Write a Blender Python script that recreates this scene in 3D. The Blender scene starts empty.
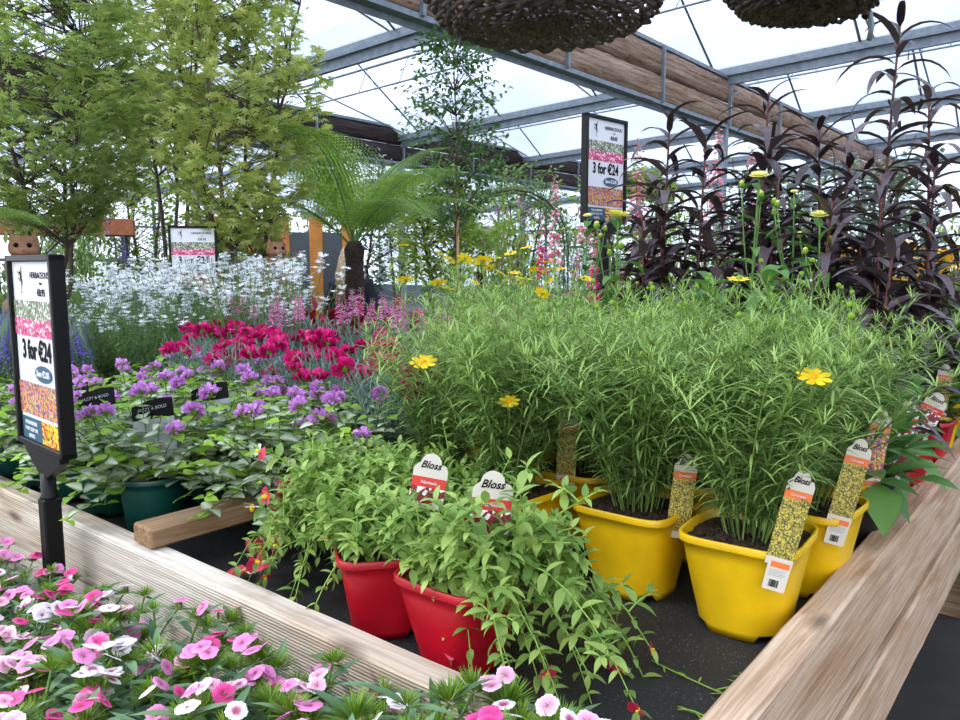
import bpy, math, random
import numpy as np
rng = np.random.default_rng(11); random.seed(11)
COL = bpy.context.scene.collection
PI = math.pi
R = math.radians

# ------------------------------------------------------------------ mesh builder
class MB:
    def __init__(s):
        s.V=[];s.L=[];s.S=[];s.M=[];s.T=[];s.Q=[];s.n=0
    def add(s, v, faces, mat=0, tint=.5, rnd=.5):
        v=np.asarray(v,float); k=len(v)
        s.V.append(v)
        s.L.append(np.fromiter((i for f in faces for i in f),int)+s.n)
        s.S.append(np.array([len(f) for f in faces]))
        s.M.append(np.full(len(faces),mat) if np.isscalar(mat) else np.asarray(mat))
        s.T.append(np.full(k,tint) if np.isscalar(tint) else np.asarray(tint))
        s.Q.append(np.full(k,rnd))
        s.n+=k
    def inst(s, tpl, Rm, T, sc=1., rnd=None):
        v,l,sz,m,t=tpl; k=len(T); nv=len(v)
        sc=np.asarray(sc,float)
        if sc.ndim==0: sc=np.full(k,float(sc))
        sv=v[None]*(sc[:,None,None] if sc.ndim==1 else sc[:,None,:])
        W=np.einsum('kij,knj->kni',Rm,sv)+np.asarray(T)[:,None]
        s.V.append(W.reshape(-1,3))
        s.L.append((l[None]+(s.n+np.arange(k)*nv)[:,None]).ravel())
        s.S.append(np.tile(sz,k)); s.M.append(np.tile(m,k)); s.T.append(np.tile(t,k))
        if rnd is None: rnd=rng.random(k)
        s.Q.append(np.repeat(rnd,nv)); s.n+=k*nv
    def mesh(s, name, mats, smooth=True):
        me=bpy.data.meshes.new(name)
        V=np.concatenate(s.V);L=np.concatenate(s.L);S=np.concatenate(s.S);M=np.concatenate(s.M)
        me.vertices.add(len(V)); me.vertices.foreach_set('co',V.astype(np.float32).ravel())
        me.loops.add(len(L)); me.loops.foreach_set('vertex_index',L.astype(np.int32))
        me.polygons.add(len(S)); st=np.concatenate([[0],np.cumsum(S)[:-1]])
        me.polygons.foreach_set('loop_start',st.astype(np.int32))
        me.polygons.foreach_set('material_index',M.astype(np.int32))
        me.polygons.foreach_set('use_smooth',np.full(len(S),smooth))
        for nm,A in (('tint',s.T),('rnd',s.Q)):
            a=me.attributes.new(nm,'FLOAT','POINT'); a.data.foreach_set('value',np.concatenate(A).astype(np.float32))
        for m in (mats if isinstance(mats,(list,tuple)) else [mats]): me.materials.append(m)
        me.update(calc_edges=True); me.validate()
        return me

def unit(a): a=np.asarray(a,float); return a/np.maximum(np.linalg.norm(a,axis=-1,keepdims=True),1e-9)
def frame(D,U):
    Y=unit(D); X=np.cross(Y,U); bad=np.linalg.norm(X,axis=-1)<1e-4
    X=np.where(bad[...,None],np.array([1.,0,0]),X); X=unit(X); Z=np.cross(X,Y)
    return np.stack([X,Y,Z],axis=-1)
def tpl(v,faces,mats=0,tint=.5):
    v=np.asarray(v,float)
    return (v,np.array([i for f in faces for i in f]),np.array([len(f) for f in faces]),
            np.full(len(faces),mats) if np.isscalar(mats) else np.array(mats),
            np.full(len(v),tint) if np.isscalar(tint) else np.asarray(tint,float))
def join(*ts):
    V=[];L=[];S=[];M=[];T=[];n=0
    for v,l,s,m,t in ts: V.append(v);L.append(l+n);S.append(s);M.append(m);T.append(t);n+=len(v)
    return tuple(np.concatenate(a) for a in (V,L,S,M,T))
def xf(t,rot=None,loc=(0,0,0),sc=1):
    v=t[0]*np.asarray(sc)
    if rot is not None: v=v@np.asarray(rot).T
    return (v+np.asarray(loc),)+t[1:]
def rx(a): c,s=math.cos(a),math.sin(a); return np.array([[1,0,0],[0,c,-s],[0,s,c]])
def ry(a): c,s=math.cos(a),math.sin(a); return np.array([[c,0,s],[0,1,0],[-s,0,c]])
def rz(a): c,s=math.cos(a),math.sin(a); return np.array([[c,-s,0],[s,c,0],[0,0,1]])
PROF={'lance':lambda t:np.sin(PI*np.clip(t,0,1)**.75)**.85,
      'linear':lambda t:np.minimum(1,np.minimum(t*7+.35,(1.02-t)*3.2)),
      'ovate':lambda t:np.sin(PI*np.clip(t,0,1)**.55)**.7,
      'petal':lambda t:np.where(t<.7,.25+1.07*t,1-(t-.7)**2*6),
      'strap':lambda t:np.sin(PI*np.clip(t,0,1)**.6)**.6}
def leaf(L=1.,W=.2,n=4,droop=.3,fold=.12,kind='lance',mat=0,edge=0):
    t=np.linspace(0,1,n+1); w=np.maximum(PROF[kind](t),.03)*W/2
    ang=droop*t; y=np.cumsum(np.concatenate([[0],np.cos((ang[1:]+ang[:-1])/2)]))*L/n
    z=-np.cumsum(np.concatenate([[0],np.sin((ang[1:]+ang[:-1])/2)]))*L/n
    v=[];f=[];ti=[]
    for i in range(n+1):
        v+= [(-w[i],y[i],z[i]+fold*w[i]*2),(0,y[i],z[i]),(w[i],y[i],z[i]+fold*w[i]*2)]; ti+=[0,1,0]
        if i: a=3*(i-1); f+=[(a,a+1,a+4,a+3),(a+1,a+2,a+5,a+4)]
    return tpl(v,f,mat,ti)
def blade(L=1.,W=.06,n=3,droop=.4,mat=0,kind='linear'):
    t=np.linspace(0,1,n+1); w=np.maximum(PROF[kind](t),.08)*W/2; v=[];f=[];y=z=0;ti=[]
    for i in range(n+1):
        if i: a=droop*(i-.5)/n; y+=math.cos(a)*L/n; z-=math.sin(a)*L/n
        v+=[(-w[i],y,z),(w[i],y,z)]; ti+=[t[i]]*2
        if i: a=2*(i-1); f.append((a,a+1,a+3,a+2))
    return tpl(v,f,mat,ti)
def ring_pts(n): a=np.arange(n)*2*PI/n; return np.cos(a),np.sin(a)
def tube(mb,P,r,sides=5,mat=0,tint=.5,rnd=.5,cap=True):
    P=np.asarray(P,float); n=len(P); r=np.full(n,r) if np.isscalar(r) else np.asarray(r)
    D=np.gradient(P,axis=0); D=unit(D); U=np.array([0.,0,1]) if abs(D[:,2]).mean()<.9 else np.array([0,1.,0])
    F=frame(D,np.broadcast_to(U,D.shape)); c,s=ring_pts(sides)
    v=P[:,None]+r[:,None,None]*(F[:,None,:,0]*c[None,:,None]+F[:,None,:,2]*s[None,:,None])
    v=v.reshape(-1,3); f=[]
    for i in range(n-1):
        for j in range(sides):
            k=(j+1)%sides; f.append((i*sides+j,i*sides+k,(i+1)*sides+k,(i+1)*sides+j))
    if cap: f.append(tuple(range(sides))[::-1]); f.append(tuple((n-1)*sides+j for j in range(sides)))
    mb.add(v,f,mat,tint,rnd)
def bez(a,b,c,n=6):
    t=np.linspace(0,1,n)[:,None]; return (1-t)**2*np.asarray(a)+2*t*(1-t)*np.asarray(b)+t*t*np.asarray(c)
def box(mb,c,s,mat=0,rot=None,tint=.5):
    x,y,z=[k/2 for k in s]; v=np.array([(i,j,k) for i in(-x,x) for j in(-y,y) for k in(-z,z)])
    if rot is not None: v=v@np.asarray(rot).T
    mb.add(v+np.asarray(c),[(0,1,3,2),(4,6,7,5),(0,4,5,1),(2,3,7,6),(0,2,6,4),(1,5,7,3)],mat,tint)
def bbox(mb,c,s,b=.004,mat=0,rot=None):   # chamfered box: three crossing profiles
    x,y,z=[k/2 for k in s]; v=[];f=[]; idx={}
    def V(p):
        if p not in idx: idx[p]=len(v); v.append(p)
        return idx[p]
    for sx in(-1,1):
        f.append([V((sx*x,sy*(y-b),sz*(z-b))) for sy,sz in((-1,-1),(1,-1),(1,1),(-1,1))][::sx])
        f.append([V((sy*(x-b),sx*y,sz*(z-b))) for sy,sz in((-1,-1),(1,-1),(1,1),(-1,1))][::-sx])
        f.append([V((sy*(x-b),sz*(y-b),sx*z)) for sy,sz in((-1,-1),(1,-1),(1,1),(-1,1))][::sx])
    for a in(-1,1):
        for c_ in(-1,1):
            f.append([V((a*x,c_*(y-b),-(z-b))),V((a*(x-b),c_*y,-(z-b))),V((a*(x-b),c_*y,(z-b))),V((a*x,c_*(y-b),(z-b)))])
            f.append([V((a*x,-(y-b),c_*(z-b))),V((a*(x-b),-(y-b),c_*z)),V((a*(x-b),(y-b),c_*z)),V((a*x,(y-b),c_*(z-b)))])
            f.append([V((-(x-b),a*y,c_*(z-b))),V((-(x-b),a*(y-b),c_*z)),V(((x-b),a*(y-b),c_*z)),V(((x-b),a*y,c_*(z-b)))])
    for a in(-1,1):
        for c_ in(-1,1):
            for d in(-1,1): f.append([V((a*x,c_*(y-b),d*(z-b))),V((a*(x-b),c_*y,d*(z-b))),V((a*(x-b),c_*(y-b),d*z))])
    v=np.array(v,float)
    if rot is not None: v=v@np.asarray(rot).T
    mb.add(v+np.asarray(c),f,mat)
def lathe(mb,prof,n=24,mat=0,c=(0,0,0),wob=None):
    cx,sx=ring_pts(n); v=[]; f=[]
    for i,(r,z) in enumerate(prof):
        v+=[(r*cx[j]+c[0],r*sx[j]+c[1],z+c[2]) for j in range(n)]
        if i:
            for j in range(n): k=(j+1)%n; f.append(((i-1)*n+j,(i-1)*n+k,i*n+k,i*n+j))
    f.append(tuple(range(n))[::-1]); f.append(tuple(len(prof)*n-n+j for j in range(n)))
    mb.add(v,f,mat)
def prism(mb,poly,y0,y1,mat=0):     # x-z outline extruded along y
    n=len(poly); v=[(x,y0,z) for x,z in poly]+[(x,y1,z) for x,z in poly]
    mb.add(v,[tuple(range(n)),tuple(range(n,2*n))[::-1]]+[(i,i+n,(i+1)%n+n,(i+1)%n) for i in range(n)],mat)

# ------------------------------------------------------------------ objects
def ob(name,me,parent=None,loc=(0,0,0),rot=(0,0,0),sc=1):
    o=bpy.data.objects.new(name,me); COL.objects.link(o); o.parent=parent
    o.location=loc; o.rotation_euler=rot; o.scale=(sc,)*3 if np.isscalar(sc) else sc
    return o
def tag(o,label=None,cat=None,group=None,kind=None):
    if label:o['label']=label
    if cat:o['category']=cat
    if group:o['group']=group
    if kind:o['kind']=kind
    return o
def thing(name,loc,label,cat,group=None,rot=(0,0,0),sc=1):
    return tag(ob(name,None,None,loc,rot,sc),label,cat,group)
def struct(name,mb,mats,smooth=False): return tag(ob(name,mb.mesh(name,mats,smooth)),kind='structure')
FONT_CACHE={}
def text_mesh(s,size,mat,shear=0,xs=1,bold=0):
    k=(s,size,mat.name,shear,xs)
    if k in FONT_CACHE: return FONT_CACHE[k]
    c=bpy.data.curves.new('lettering','FONT'); c.body=s; c.size=size; c.align_x='CENTER'; c.align_y='CENTER'
    c.shear=shear; c.extrude=.0003; c.offset=bold; c.resolution_u=2
    o=bpy.data.objects.new('tmp_text',c); COL.objects.link(o)
    dg=bpy.context.evaluated_depsgraph_get(); me=bpy.data.meshes.new_from_object(o.evaluated_get(dg))
    bpy.data.objects.remove(o); bpy.data.curves.remove(c)
    n=len(me.vertices); a=np.empty(n*3); me.vertices.foreach_get('co',a); a=a.reshape(-1,3)
    b=np.stack([a[:,0]*xs,-a[:,2],a[:,1]],1)      # stands upright, facing -Y
    me.vertices.foreach_set('co',b.ravel()); me.materials.clear(); me.materials.append(mat); me.name='lettering'; me.update()
    FONT_CACHE[k]=me
    return me

# ------------------------------------------------------------------ materials
def lin(c):
    return tuple(((x/255)/12.92 if x<=10 else ((x/255+.055)/1.055)**2.4) for x in c)+(1,)
def newmat(name):
    m=bpy.data.materials.new(name); m.use_nodes=True; nt=m.node_tree; nt.nodes.clear()
    out=nt.nodes.new('ShaderNodeOutputMaterial'); return m,nt,out
def N(nt,t,**kw):
    n=nt.nodes.new(t)
    for k,v in kw.items():
        if hasattr(n,k) and not k[0].isupper(): setattr(n,k,v)
        else: n.inputs[k.replace('_',' ')].default_value=v
    return n
def ramp(nt,src,stops,interp='LINEAR'):
    r=nt.nodes.new('ShaderNodeValToRGB'); r.color_ramp.interpolation=interp
    e=r.color_ramp.elements
    while len(e)<len(stops): e.new(.5)
    for i,(p,c) in enumerate(stops): e[i].position=p; e[i].color=lin(c)
    nt.links.new(src,r.inputs[0]); return r.outputs[0]
def attr(nt,n): a=nt.nodes.new('ShaderNodeAttribute'); a.attribute_name=n; return a.outputs['Fac']
def coords(nt,scale=(1,1,1)):
    t=nt.nodes.new('ShaderNodeTexCoord'); m=nt.nodes.new('ShaderNodeMapping'); m.inputs['Scale'].default_value=scale
    nt.links.new(t.outputs['Object'],m.inputs[0]); return m.outputs[0]
def mix(nt,a,b,f,mode='MIX'):
    m=nt.nodes.new('ShaderNodeMix'); m.data_type='RGBA'; m.blend_type=mode
    for s,i in((a,6),(b,7),(f,0)):
        if isinstance(s,(tuple,float,int)): m.inputs[i].default_value=s
        else: nt.links.new(s,m.inputs[i])
    return m.outputs[2]
def bump(nt,h,strength=.3,dist=.002):
    b=nt.nodes.new('ShaderNodeBump'); b.inputs['Strength'].default_value=strength; b.inputs['Distance'].default_value=dist
    nt.links.new(h,b.inputs['Height']); return b.outputs[0]
def leafmat(name,dark,light,trans=.3,rough=.5,by='rnd',stops=None,spec=.35):
    m,nt,out=newmat(name)
    c=ramp(nt,attr(nt,by),stops or [(0,dark),(1,light)])
    if by!='rnd':
        q=ramp(nt,attr(nt,'rnd'),[(0,(188,188,188)),(1,(255,255,255))]); c=mix(nt,c,q,1.,'MULTIPLY')
    p=N(nt,'ShaderNodeBsdfPrincipled',Roughness=rough); nt.links.new(c,p.inputs['Base Color'])
    p.inputs['Specular IOR Level'].default_value=spec
    if trans:
        t=nt.nodes.new('ShaderNodeBsdfTranslucent'); nt.links.new(mix(nt,c,(.95,1,.45,1),.6,'MULTIPLY') if 'petal' not in name else c,t.inputs[0])
        x=N(nt,'ShaderNodeMixShader',Fac=trans); nt.links.new(p.outputs[0],x.inputs[1]); nt.links.new(t.outputs[0],x.inputs[2])
        nt.links.new(x.outputs[0],out.inputs[0])
    else: nt.links.new(p.outputs[0],out.inputs[0])
    return m
def plain(name,col,rough=.5,metal=0,spec=.5,noise=None,nscale=30,bumps=0,bd=.001,trans=0):
    m,nt,out=newmat(name); p=N(nt,'ShaderNodeBsdfPrincipled',Roughness=rough,Metallic=metal)
    p.inputs['Specular IOR Level'].default_value=spec; p.inputs['Base Color'].default_value=lin(col)
    if noise or bumps:
        n=N(nt,'ShaderNodeTexNoise',Scale=nscale,Detail=5.); nt.links.new(coords(nt),n.inputs['Vector'])
        if noise: nt.links.new(ramp(nt,n.outputs['Fac'],[(.3,col),(.7,noise)]),p.inputs['Base Color'])
        if bumps: nt.links.new(bump(nt,n.outputs['Fac'],bumps,bd),p.inputs['Normal'])
    if trans: p.inputs['Transmission Weight'].default_value=trans
    nt.links.new(p.outputs[0],out.inputs[0]); return m
def woodmat(name,a,b,c,axis=0,grain=1.,saw=0):
    m,nt,out=newmat(name); sc=[150,150,150]; sc[axis]=5
    n=N(nt,'ShaderNodeTexNoise',Scale=grain,Detail=6.,Roughness=.65,Distortion=.6); nt.links.new(coords(nt,sc),n.inputs['Vector'])
    sc2=[7,7,7]; sc2[axis]=1.6
    n2=N(nt,'ShaderNodeTexNoise',Scale=1.,Detail=4.,Distortion=1.2); nt.links.new(coords(nt,sc2),n2.inputs['Vector'])
    sc3=[16,16,16]; sc3[axis]=5
    vo=N(nt,'ShaderNodeTexVoronoi',Scale=.55); nt.links.new(coords(nt,sc3),vo.inputs['Vector'])
    col=ramp(nt,n.outputs['Fac'],[(.3,a),(.5,b),(.68,c)])
    col=mix(nt,col,ramp(nt,n2.outputs['Fac'],[(.3,(205,180,150)),(.62,(255,255,255))]),.75,'MULTIPLY')
    col=mix(nt,col,ramp(nt,vo.outputs['Distance'],[(.04,(70,45,30)),(.13,(255,255,255))]),.7,'MULTIPLY')
    # narrow dark seasoning checks
    sc4=[40,40,40]; sc4[axis]=1.1
    n4=N(nt,'ShaderNodeTexNoise',Scale=1.,Detail=2.,Distortion=.3); nt.links.new(coords(nt,sc4),n4.inputs['Vector'])
    col=mix(nt,col,ramp(nt,n4.outputs['Fac'],[(.26,(60,40,28)),(.33,(255,255,255))]),.8,'MULTIPLY')
    p=N(nt,'ShaderNodeBsdfPrincipled',Roughness=.8); p.inputs['Specular IOR Level'].default_value=.2
    nt.links.new(col,p.inputs['Base Color'])
    h=n.outputs['Fac']
    if saw:
        w=N(nt,'ShaderNodeTexWave',Scale=saw,Distortion=1.5,bands_direction='Z'); w.inputs['Detail Scale'].default_value=.4
        nt.links.new(coords(nt),w.inputs['Vector']); h=mix(nt,h,w.outputs['Fac'],.5)
        nt.links.new(mix(nt,col,ramp(nt,w.outputs['Fac'],[(0,(205,200,192)),(.5,(255,255,255))]),.6,'MULTIPLY'),p.inputs['Base Color'])
    nt.links.new(bump(nt,h,.6,.0025),p.inputs['Normal']); nt.links.new(p.outputs[0],out.inputs[0]); return m
def picmat(name,cols,scale=60,vert=None):
    m,nt,out=newmat(name); v=N(nt,'ShaderNodeTexVoronoi',Scale=scale); nt.links.new(coords(nt,(1,0,1)),v.inputs['Vector'])
    s=nt.nodes.new('ShaderNodeSeparateColor'); nt.links.new(v.outputs['Color'],s.inputs[0])
    k=len(cols); col=ramp(nt,s.outputs[0],[(i/k,c) for i,c in enumerate(cols)],'CONSTANT')
    if vert:
        g=nt.nodes.new('ShaderNodeTexCoord'); sp=nt.nodes.new('ShaderNodeSeparateXYZ'); nt.links.new(g.outputs['Generated'],sp.inputs[0])
        k=len(vert); c2=ramp(nt,s.outputs[1],[(i/k,c) for i,c in enumerate(vert)],'CONSTANT')
        f=nt.nodes.new('ShaderNodeMath'); f.operation='GREATER_THAN'; f.inputs[1].default_value=.48; nt.links.new(sp.outputs[2],f.inputs[0])
        col=mix(nt,col,c2,f.outputs[0])
    p=N(nt,'ShaderNodeBsdfPrincipled',Roughness=.45); nt.links.new(col,p.inputs['Base Color']); nt.links.new(p.outputs[0],out.inputs[0]); return m

M={}
M['rail']=woodmat('sawn_rail_wood',(168,158,146),(202,192,180),(226,218,208),0,saw=62)
M['railr']=woodmat('side_rail_wood',(160,130,106),(196,168,142),(222,200,176),0)
M['block']=woodmat('brown_batten_wood',(120,96,72),(150,124,96),(176,150,122),0)
M['bark']=woodmat('waney_bark_slab',(92,70,58),(150,124,106),(184,156,136),1,.22)
M['darkslab']=woodmat('dark_bark_slab',(38,32,32),(60,50,50),(80,68,66),1,.22)
M['steel']=plain('galvanised_steel',(112,120,128),.55,.3,noise=(140,148,154),nscale=12)
M['bar']=plain('glazing_bar',(84,90,98),.55,.2)
M['blackp']=plain('black_plastic',(7,7,9),.45,spec=.25,noise=(12,12,14),nscale=60)
M['yellow']=None
def potmat(name,col,drops=.25):
    m,nt,out=newmat(name); p=N(nt,'ShaderNodeBsdfPrincipled',Roughness=.38); 
    n=N(nt,'ShaderNodeTexNoise',Scale=9.,Detail=3.); nt.links.new(coords(nt),n.inputs['Vector'])
    d=tuple(int(x*.86) for x in col); nt.links.new(ramp(nt,n.outputs['Fac'],[(.35,d),(.65,col)]),p.inputs['Base Color'])
    v=N(nt,'ShaderNodeTexVoronoi',Scale=70.); nt.links.new(coords(nt),v.inputs['Vector'])
    r=ramp(nt,v.outputs['Distance'],[(.0,(255,255,255)),(.22,(0,0,0))]); nt.links.new(bump(nt,r,drops,.0012),p.inputs['Normal'])
    nt.links.new(p.outputs[0],out.inputs[0]); return m
M['yellow']=potmat('yellow_pot_plastic',(246,196,14)); M['red']=potmat('red_pot_plastic',(190,14,36)); M['teal']=potmat('dark_green_pot_plastic',(10,66,58),.1)
M['blackpot']=potmat('black_pot_plastic',(28,28,30),.1); M['terra']=plain('terracotta',(168,96,62),.8,noise=(190,120,84))
M['soil']=plain('peat_compost',(22,15,11),.95,noise=(84,60,42),nscale=150,bumps=1,bd=.01)
M['white']=plain('white_print',(224,224,228),.45); M['cream']=plain('cream_card',(204,196,182),.55); M['orange']=plain('orange_band',(226,112,52),.5)
M['redband']=plain('red_band',(206,52,44),.5); M['ink']=plain('black_ink',(10,10,11),.7,spec=.15); M['tealink']=plain('slate_blue_print',(38,84,104),.5)
M['pic_garden']=picmat('border_photo_print',[(206,40,106),(232,96,150),(236,206,214),(170,26,60),(196,60,120)],210,[(90,110,70),(150,150,140),(225,205,205),(100,150,70),(70,80,60)])
M['pic_path']=picmat('path_photo_print',[(236,130,60),(226,150,80),(128,70,140),(96,90,60),(210,190,90),(150,90,160)],230)
M['pic_yel']=picmat('daisy_photo_print',[(250,190,20),(240,160,20),(250,205,60),(60,50,30),(200,60,40)],190)
M['pic_cor']=picmat('coreopsis_photo_print',[(176,156,56),(110,106,50),(204,184,80),(80,82,44),(146,130,50)],420)
M['pic_nem']=picmat('nemesia_photo_print',[(122,22,44),(150,30,50),(236,232,228),(240,236,232),(92,28,36)],150)
M['greycard']=plain('grey_label_card',(150,156,160),.5); M['wicker']=plain('dark_wicker',(56,45,42),.65,noise=(98,80,74),nscale=40,bumps=.4)
M['floor']=plain('stone_paving',(36,33,31),.9,noise=(58,53,50),nscale=3,bumps=.3)
M['cat']=plain('ginger_cat_glaze',(116,78,54),.6,noise=(158,114,84),nscale=25); M['hair']=plain('blonde_hair',(150,120,88),.5,noise=(206,180,148),nscale=45,bumps=.6,bd=.01)
M['skin']=plain('skin',(214,168,140),.5); M['coat']=plain('dark_coat',(36,38,48),.85); M['jeans']=plain('blue_jeans',(44,56,86),.85)
M['orangew']=plain('orange_stained_timber',(226,140,58),.6,noise=(240,164,84),nscale=8); M['slategrey']=plain('grey_panel',(96,102,108),.6)
M['trunkf']=plain('fern_fibre_trunk',(34,24,20),.95,noise=(66,48,38),nscale=40,bumps=1,bd=.02)
M['benchtop']=plain('grey_slatted_bench',(104,108,108),.7)
M['tree_bark']=plain('tree_bark',(62,52,44),.9,noise=(96,84,70),nscale=30,bumps=.5)
M['stake']=plain('cane_stake',(190,150,108),.7)
# black woven ground cover
m,nt,out=newmat('black_weed_fabric'); p=N(nt,'ShaderNodeBsdfPrincipled',Roughness=.62)
ck=N(nt,'ShaderNodeTexWave',Scale=160.,bands_direction='X'); ck2=N(nt,'ShaderNodeTexWave',Scale=160.,bands_direction='Y')
for c in(ck,ck2): nt.links.new(coords(nt),c.inputs['Vector'])
sp=N(nt,'ShaderNodeTexNoise',Scale=420.,Detail=2.); nt.links.new(coords(nt),sp.inputs['Vector'])
g=mix(nt,ck.outputs['Fac'],ck2.outputs['Fac'],.5)
base=ramp(nt,g,[(.2,(20,21,23)),(.8,(38,39,42))])
nt.links.new(mix(nt,base,ramp(nt,sp.outputs['Fac'],[(.66,(0,0,0)),(.74,(150,150,155))]),1.,'ADD'),p.inputs['Base Color'])
nt.links.new(bump(nt,g,.5,.001),p.inputs['Normal']); nt.links.new(p.outputs[0],out.inputs[0]); M['fabric']=m
# translucent roof sheet
def sheet(name,col,tf,tc=(236,242,250)):
    m,nt,out=newmat(name); tr=nt.nodes.new('ShaderNodeBsdfTranslucent'); tp=nt.nodes.new('ShaderNodeBsdfTransparent'); tp.inputs[0].default_value=lin(tc)
    n=N(nt,'ShaderNodeTexNoise',Scale=.5,Detail=4.); nt.links.new(coords(nt,(1,.4,1)),n.inputs['Vector'])
    nt.links.new(ramp(nt,n.outputs['Fac'],[(.32,col),(.68,tuple(min(255,x+26) for x in col))]),tr.inputs[0])
    x=N(nt,'ShaderNodeMixShader',Fac=tf); nt.links.new(tr.outputs[0],x.inputs[1]); nt.links.new(tp.outputs[0],x.inputs[2]); nt.links.new(x.outputs[0],out.inputs[0]); return m
M['wallsheet']=sheet('wall_sheet',(206,212,222),.5,(236,240,246)); M['roof']=sheet('roof_sheet',(150,159,176),.24,(206,218,238)); M['clear']=sheet('clear_pane',(190,215,235),.85,(215,240,255))
# foliage
M['cor']=leafmat('coreopsis_leaf',(84,118,64),(168,196,106),.28)
M['corstem']=leafmat('coreopsis_stem',(92,120,58),(130,156,80),.1)
M['nem']=leafmat('nemesia_leaf',(104,140,66),(176,200,108),.35)
M['nemstem']=leafmat('nemesia_stem',(130,170,70),(156,190,90),.15)
M['dia']=leafmat('dianthus_leaf',(58,90,58),(112,142,104),.25)
M['tuft']=leafmat('dianthus_bract',(72,112,28),(138,170,56),.3)
M['lam']=leafmat('lamium_leaf',None,None,.3,by='tint',stops=[(0,(112,146,78)),(.25,(176,196,148)),(1,(238,243,230))])
M['lam2']=leafmat('lamium_young_leaf',(110,150,44),(160,196,70),.35)
M['lamf']=leafmat('lamium_petal',(196,120,206),(232,176,234),.3)
M['grey']=leafmat('carnation_leaf',(96,124,112),(140,166,150),.2)
M['crim']=leafmat('crimson_petal',(176,6,92),(228,36,132),.25)
M['pinkp']=leafmat('pink_petal',(214,96,160),(240,170,216),.3)
M['gau']=leafmat('gaura_leaf',(80,112,64),(128,152,92),.3); M['whitep']=leafmat('white_petal',(224,226,232),(250,250,252),.35)
M['lav']=leafmat('lavender_petal',(92,70,178),(148,124,222),.3)
M['heu']=leafmat('crimson_leaf',(104,16,36),(164,34,62),.25)
M['dark']=leafmat('dark_lobelia_leaf',(42,30,33),(98,82,86),.12,.38,spec=.5); M['darkstem']=leafmat('dark_stem',(74,38,34),(112,62,50),0)
M['green']=leafmat('broad_leaf',(60,104,48),(106,150,72),.3); M['greenstem']=leafmat('green_stem',(84,120,58),(110,146,74),.1)
M['daisy']=leafmat('pale_yellow_petal',(236,224,110),(250,244,160),.35); M['daisyeye']=leafmat('daisy_eye',(196,176,60),(150,150,50),0)
M['ypetal']=leafmat('yellow_petal',(240,190,8),(252,222,40),.25); M['opetal']=leafmat('orange_petal',(240,150,10),(252,190,30),.25)
M['fox']=leafmat('foxglove_petal',(224,132,146),(246,192,198),.35); M['foxh']=leafmat('hot_pink_petal',(214,50,110),(240,100,150),.3)
M['maple']=leafmat('maple_leaf',(140,166,100),(206,216,146),.6); M['maple2']=leafmat('maple_yellow_leaf',(166,184,104),(222,224,154),.6)
M['birch']=leafmat('birch_leaf',(70,110,62),(116,150,92),.4); M['fern']=leafmat('fern_frond',(128,164,66),(190,214,124),.6)
M['hedge']=leafmat('shrub_leaf',(84,116,62),(150,172,104),.35); M['hedge2']=leafmat('shrub_light_leaf',(120,150,60),(176,194,90),.4); M['hedge3']=leafmat('shrub_grey_leaf',(100,120,100),(150,164,140),.3)
def dianmat(name,stops): return leafmat(name,None,None,.25,.6,by='tint',stops=stops)
W_=(248,240,246)
M['dp']=[dianmat('pink_dianthus_petal',[(0,(190,60,140)),(.25,(226,120,186)),(1,(240,160,208))]),
         dianmat('rimmed_dianthus_petal',[(0,(196,40,110)),(.3,(222,110,160)),(.55,W_),(1,W_)]),
         dianmat('pale_dianthus_petal',[(0,(200,90,150)),(.2,(244,220,232)),(1,W_)]),
         dianmat('hot_pink_dianthus_petal',[(0,(170,16,90)),(.4,(230,56,140)),(1,(240,96,168))]),
         dianmat('blush_dianthus_petal',[(0,(220,130,170)),(.5,(244,176,206)),(1,(250,214,230))])]
nem_red=leafmat('nemesia_red_petal',(196,26,64),(236,90,124),.3); M['nemr']=nem_red

# ------------------------------------------------------------------ camera
F=780.; H=1.40
pt=math.atan(95/F); a=math.atan(635/math.hypot(F,95))
cam=bpy.data.cameras.new('camera'); cam.sensor_width=36; cam.lens=F/960*36; cam.clip_start=.02; cam.clip_end=300
co=ob('camera',cam,None,(0,0,H),(PI/2-pt,0,a)); bpy.context.scene.camera=co

# ------------------------------------------------------------------ pots
def superring(h,p,z,n=64):
    a=np.arange(n)*2*PI/n; q=min(p,5.); a=a-.22*np.sin(4*a)*max(0,(q-2)/3)*.6; c,s=np.cos(a),np.sin(a); r=h/(np.abs(c)**p+np.abs(s)**p)**(1/p)
    return np.stack([r*c,r*s,np.full(n,z)],1)
def pot_mesh(mat,h=.084,hb=.066,H_=.15,lip=.005,sq=5.5,name='pot'):
    mb=MB(); n=64
    rows=[superring(hb*.9,2.4,.004),superring(hb,2.6,.0),superring(hb*1.01,2.6,.012)]
    ph=np.arange(n)%16
    for r_ in rows[:3]:
        pass
    rows[0][:,2]=np.where((ph>5)&(ph<10),.012,.004); rows[1][:,2]=np.where((ph>5)&(ph<10),.010,.0)
    for t in (.15,.35,.6,.85): rows.append(superring(hb+(h-hb)*t,2.6+(sq-2.6)*t,.012+(H_-.024)*t))
    rows+= [superring(h,sq,H_-.012),superring(h+lip*.95,sq,H_-.0115),superring(h+lip,sq,H_-.010),superring(h+lip,sq,H_-.001),superring(h+lip*.85,sq,H_),superring(h+.001,sq,H_),superring(h,sq,H_-.002),superring(h-.006,sq,H_-.035)]
    v=np.concatenate(rows); f=[]
    for i in range(len(rows)-1):
        for j in range(n): k=(j+1)%n; f.append((i*n+j,i*n+k,(i+1)*n+k,(i+1)*n+j))
    f.append(tuple(range(n))[::-1]); mb.add(v,f)
    return mb.mesh(name,mat)
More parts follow.
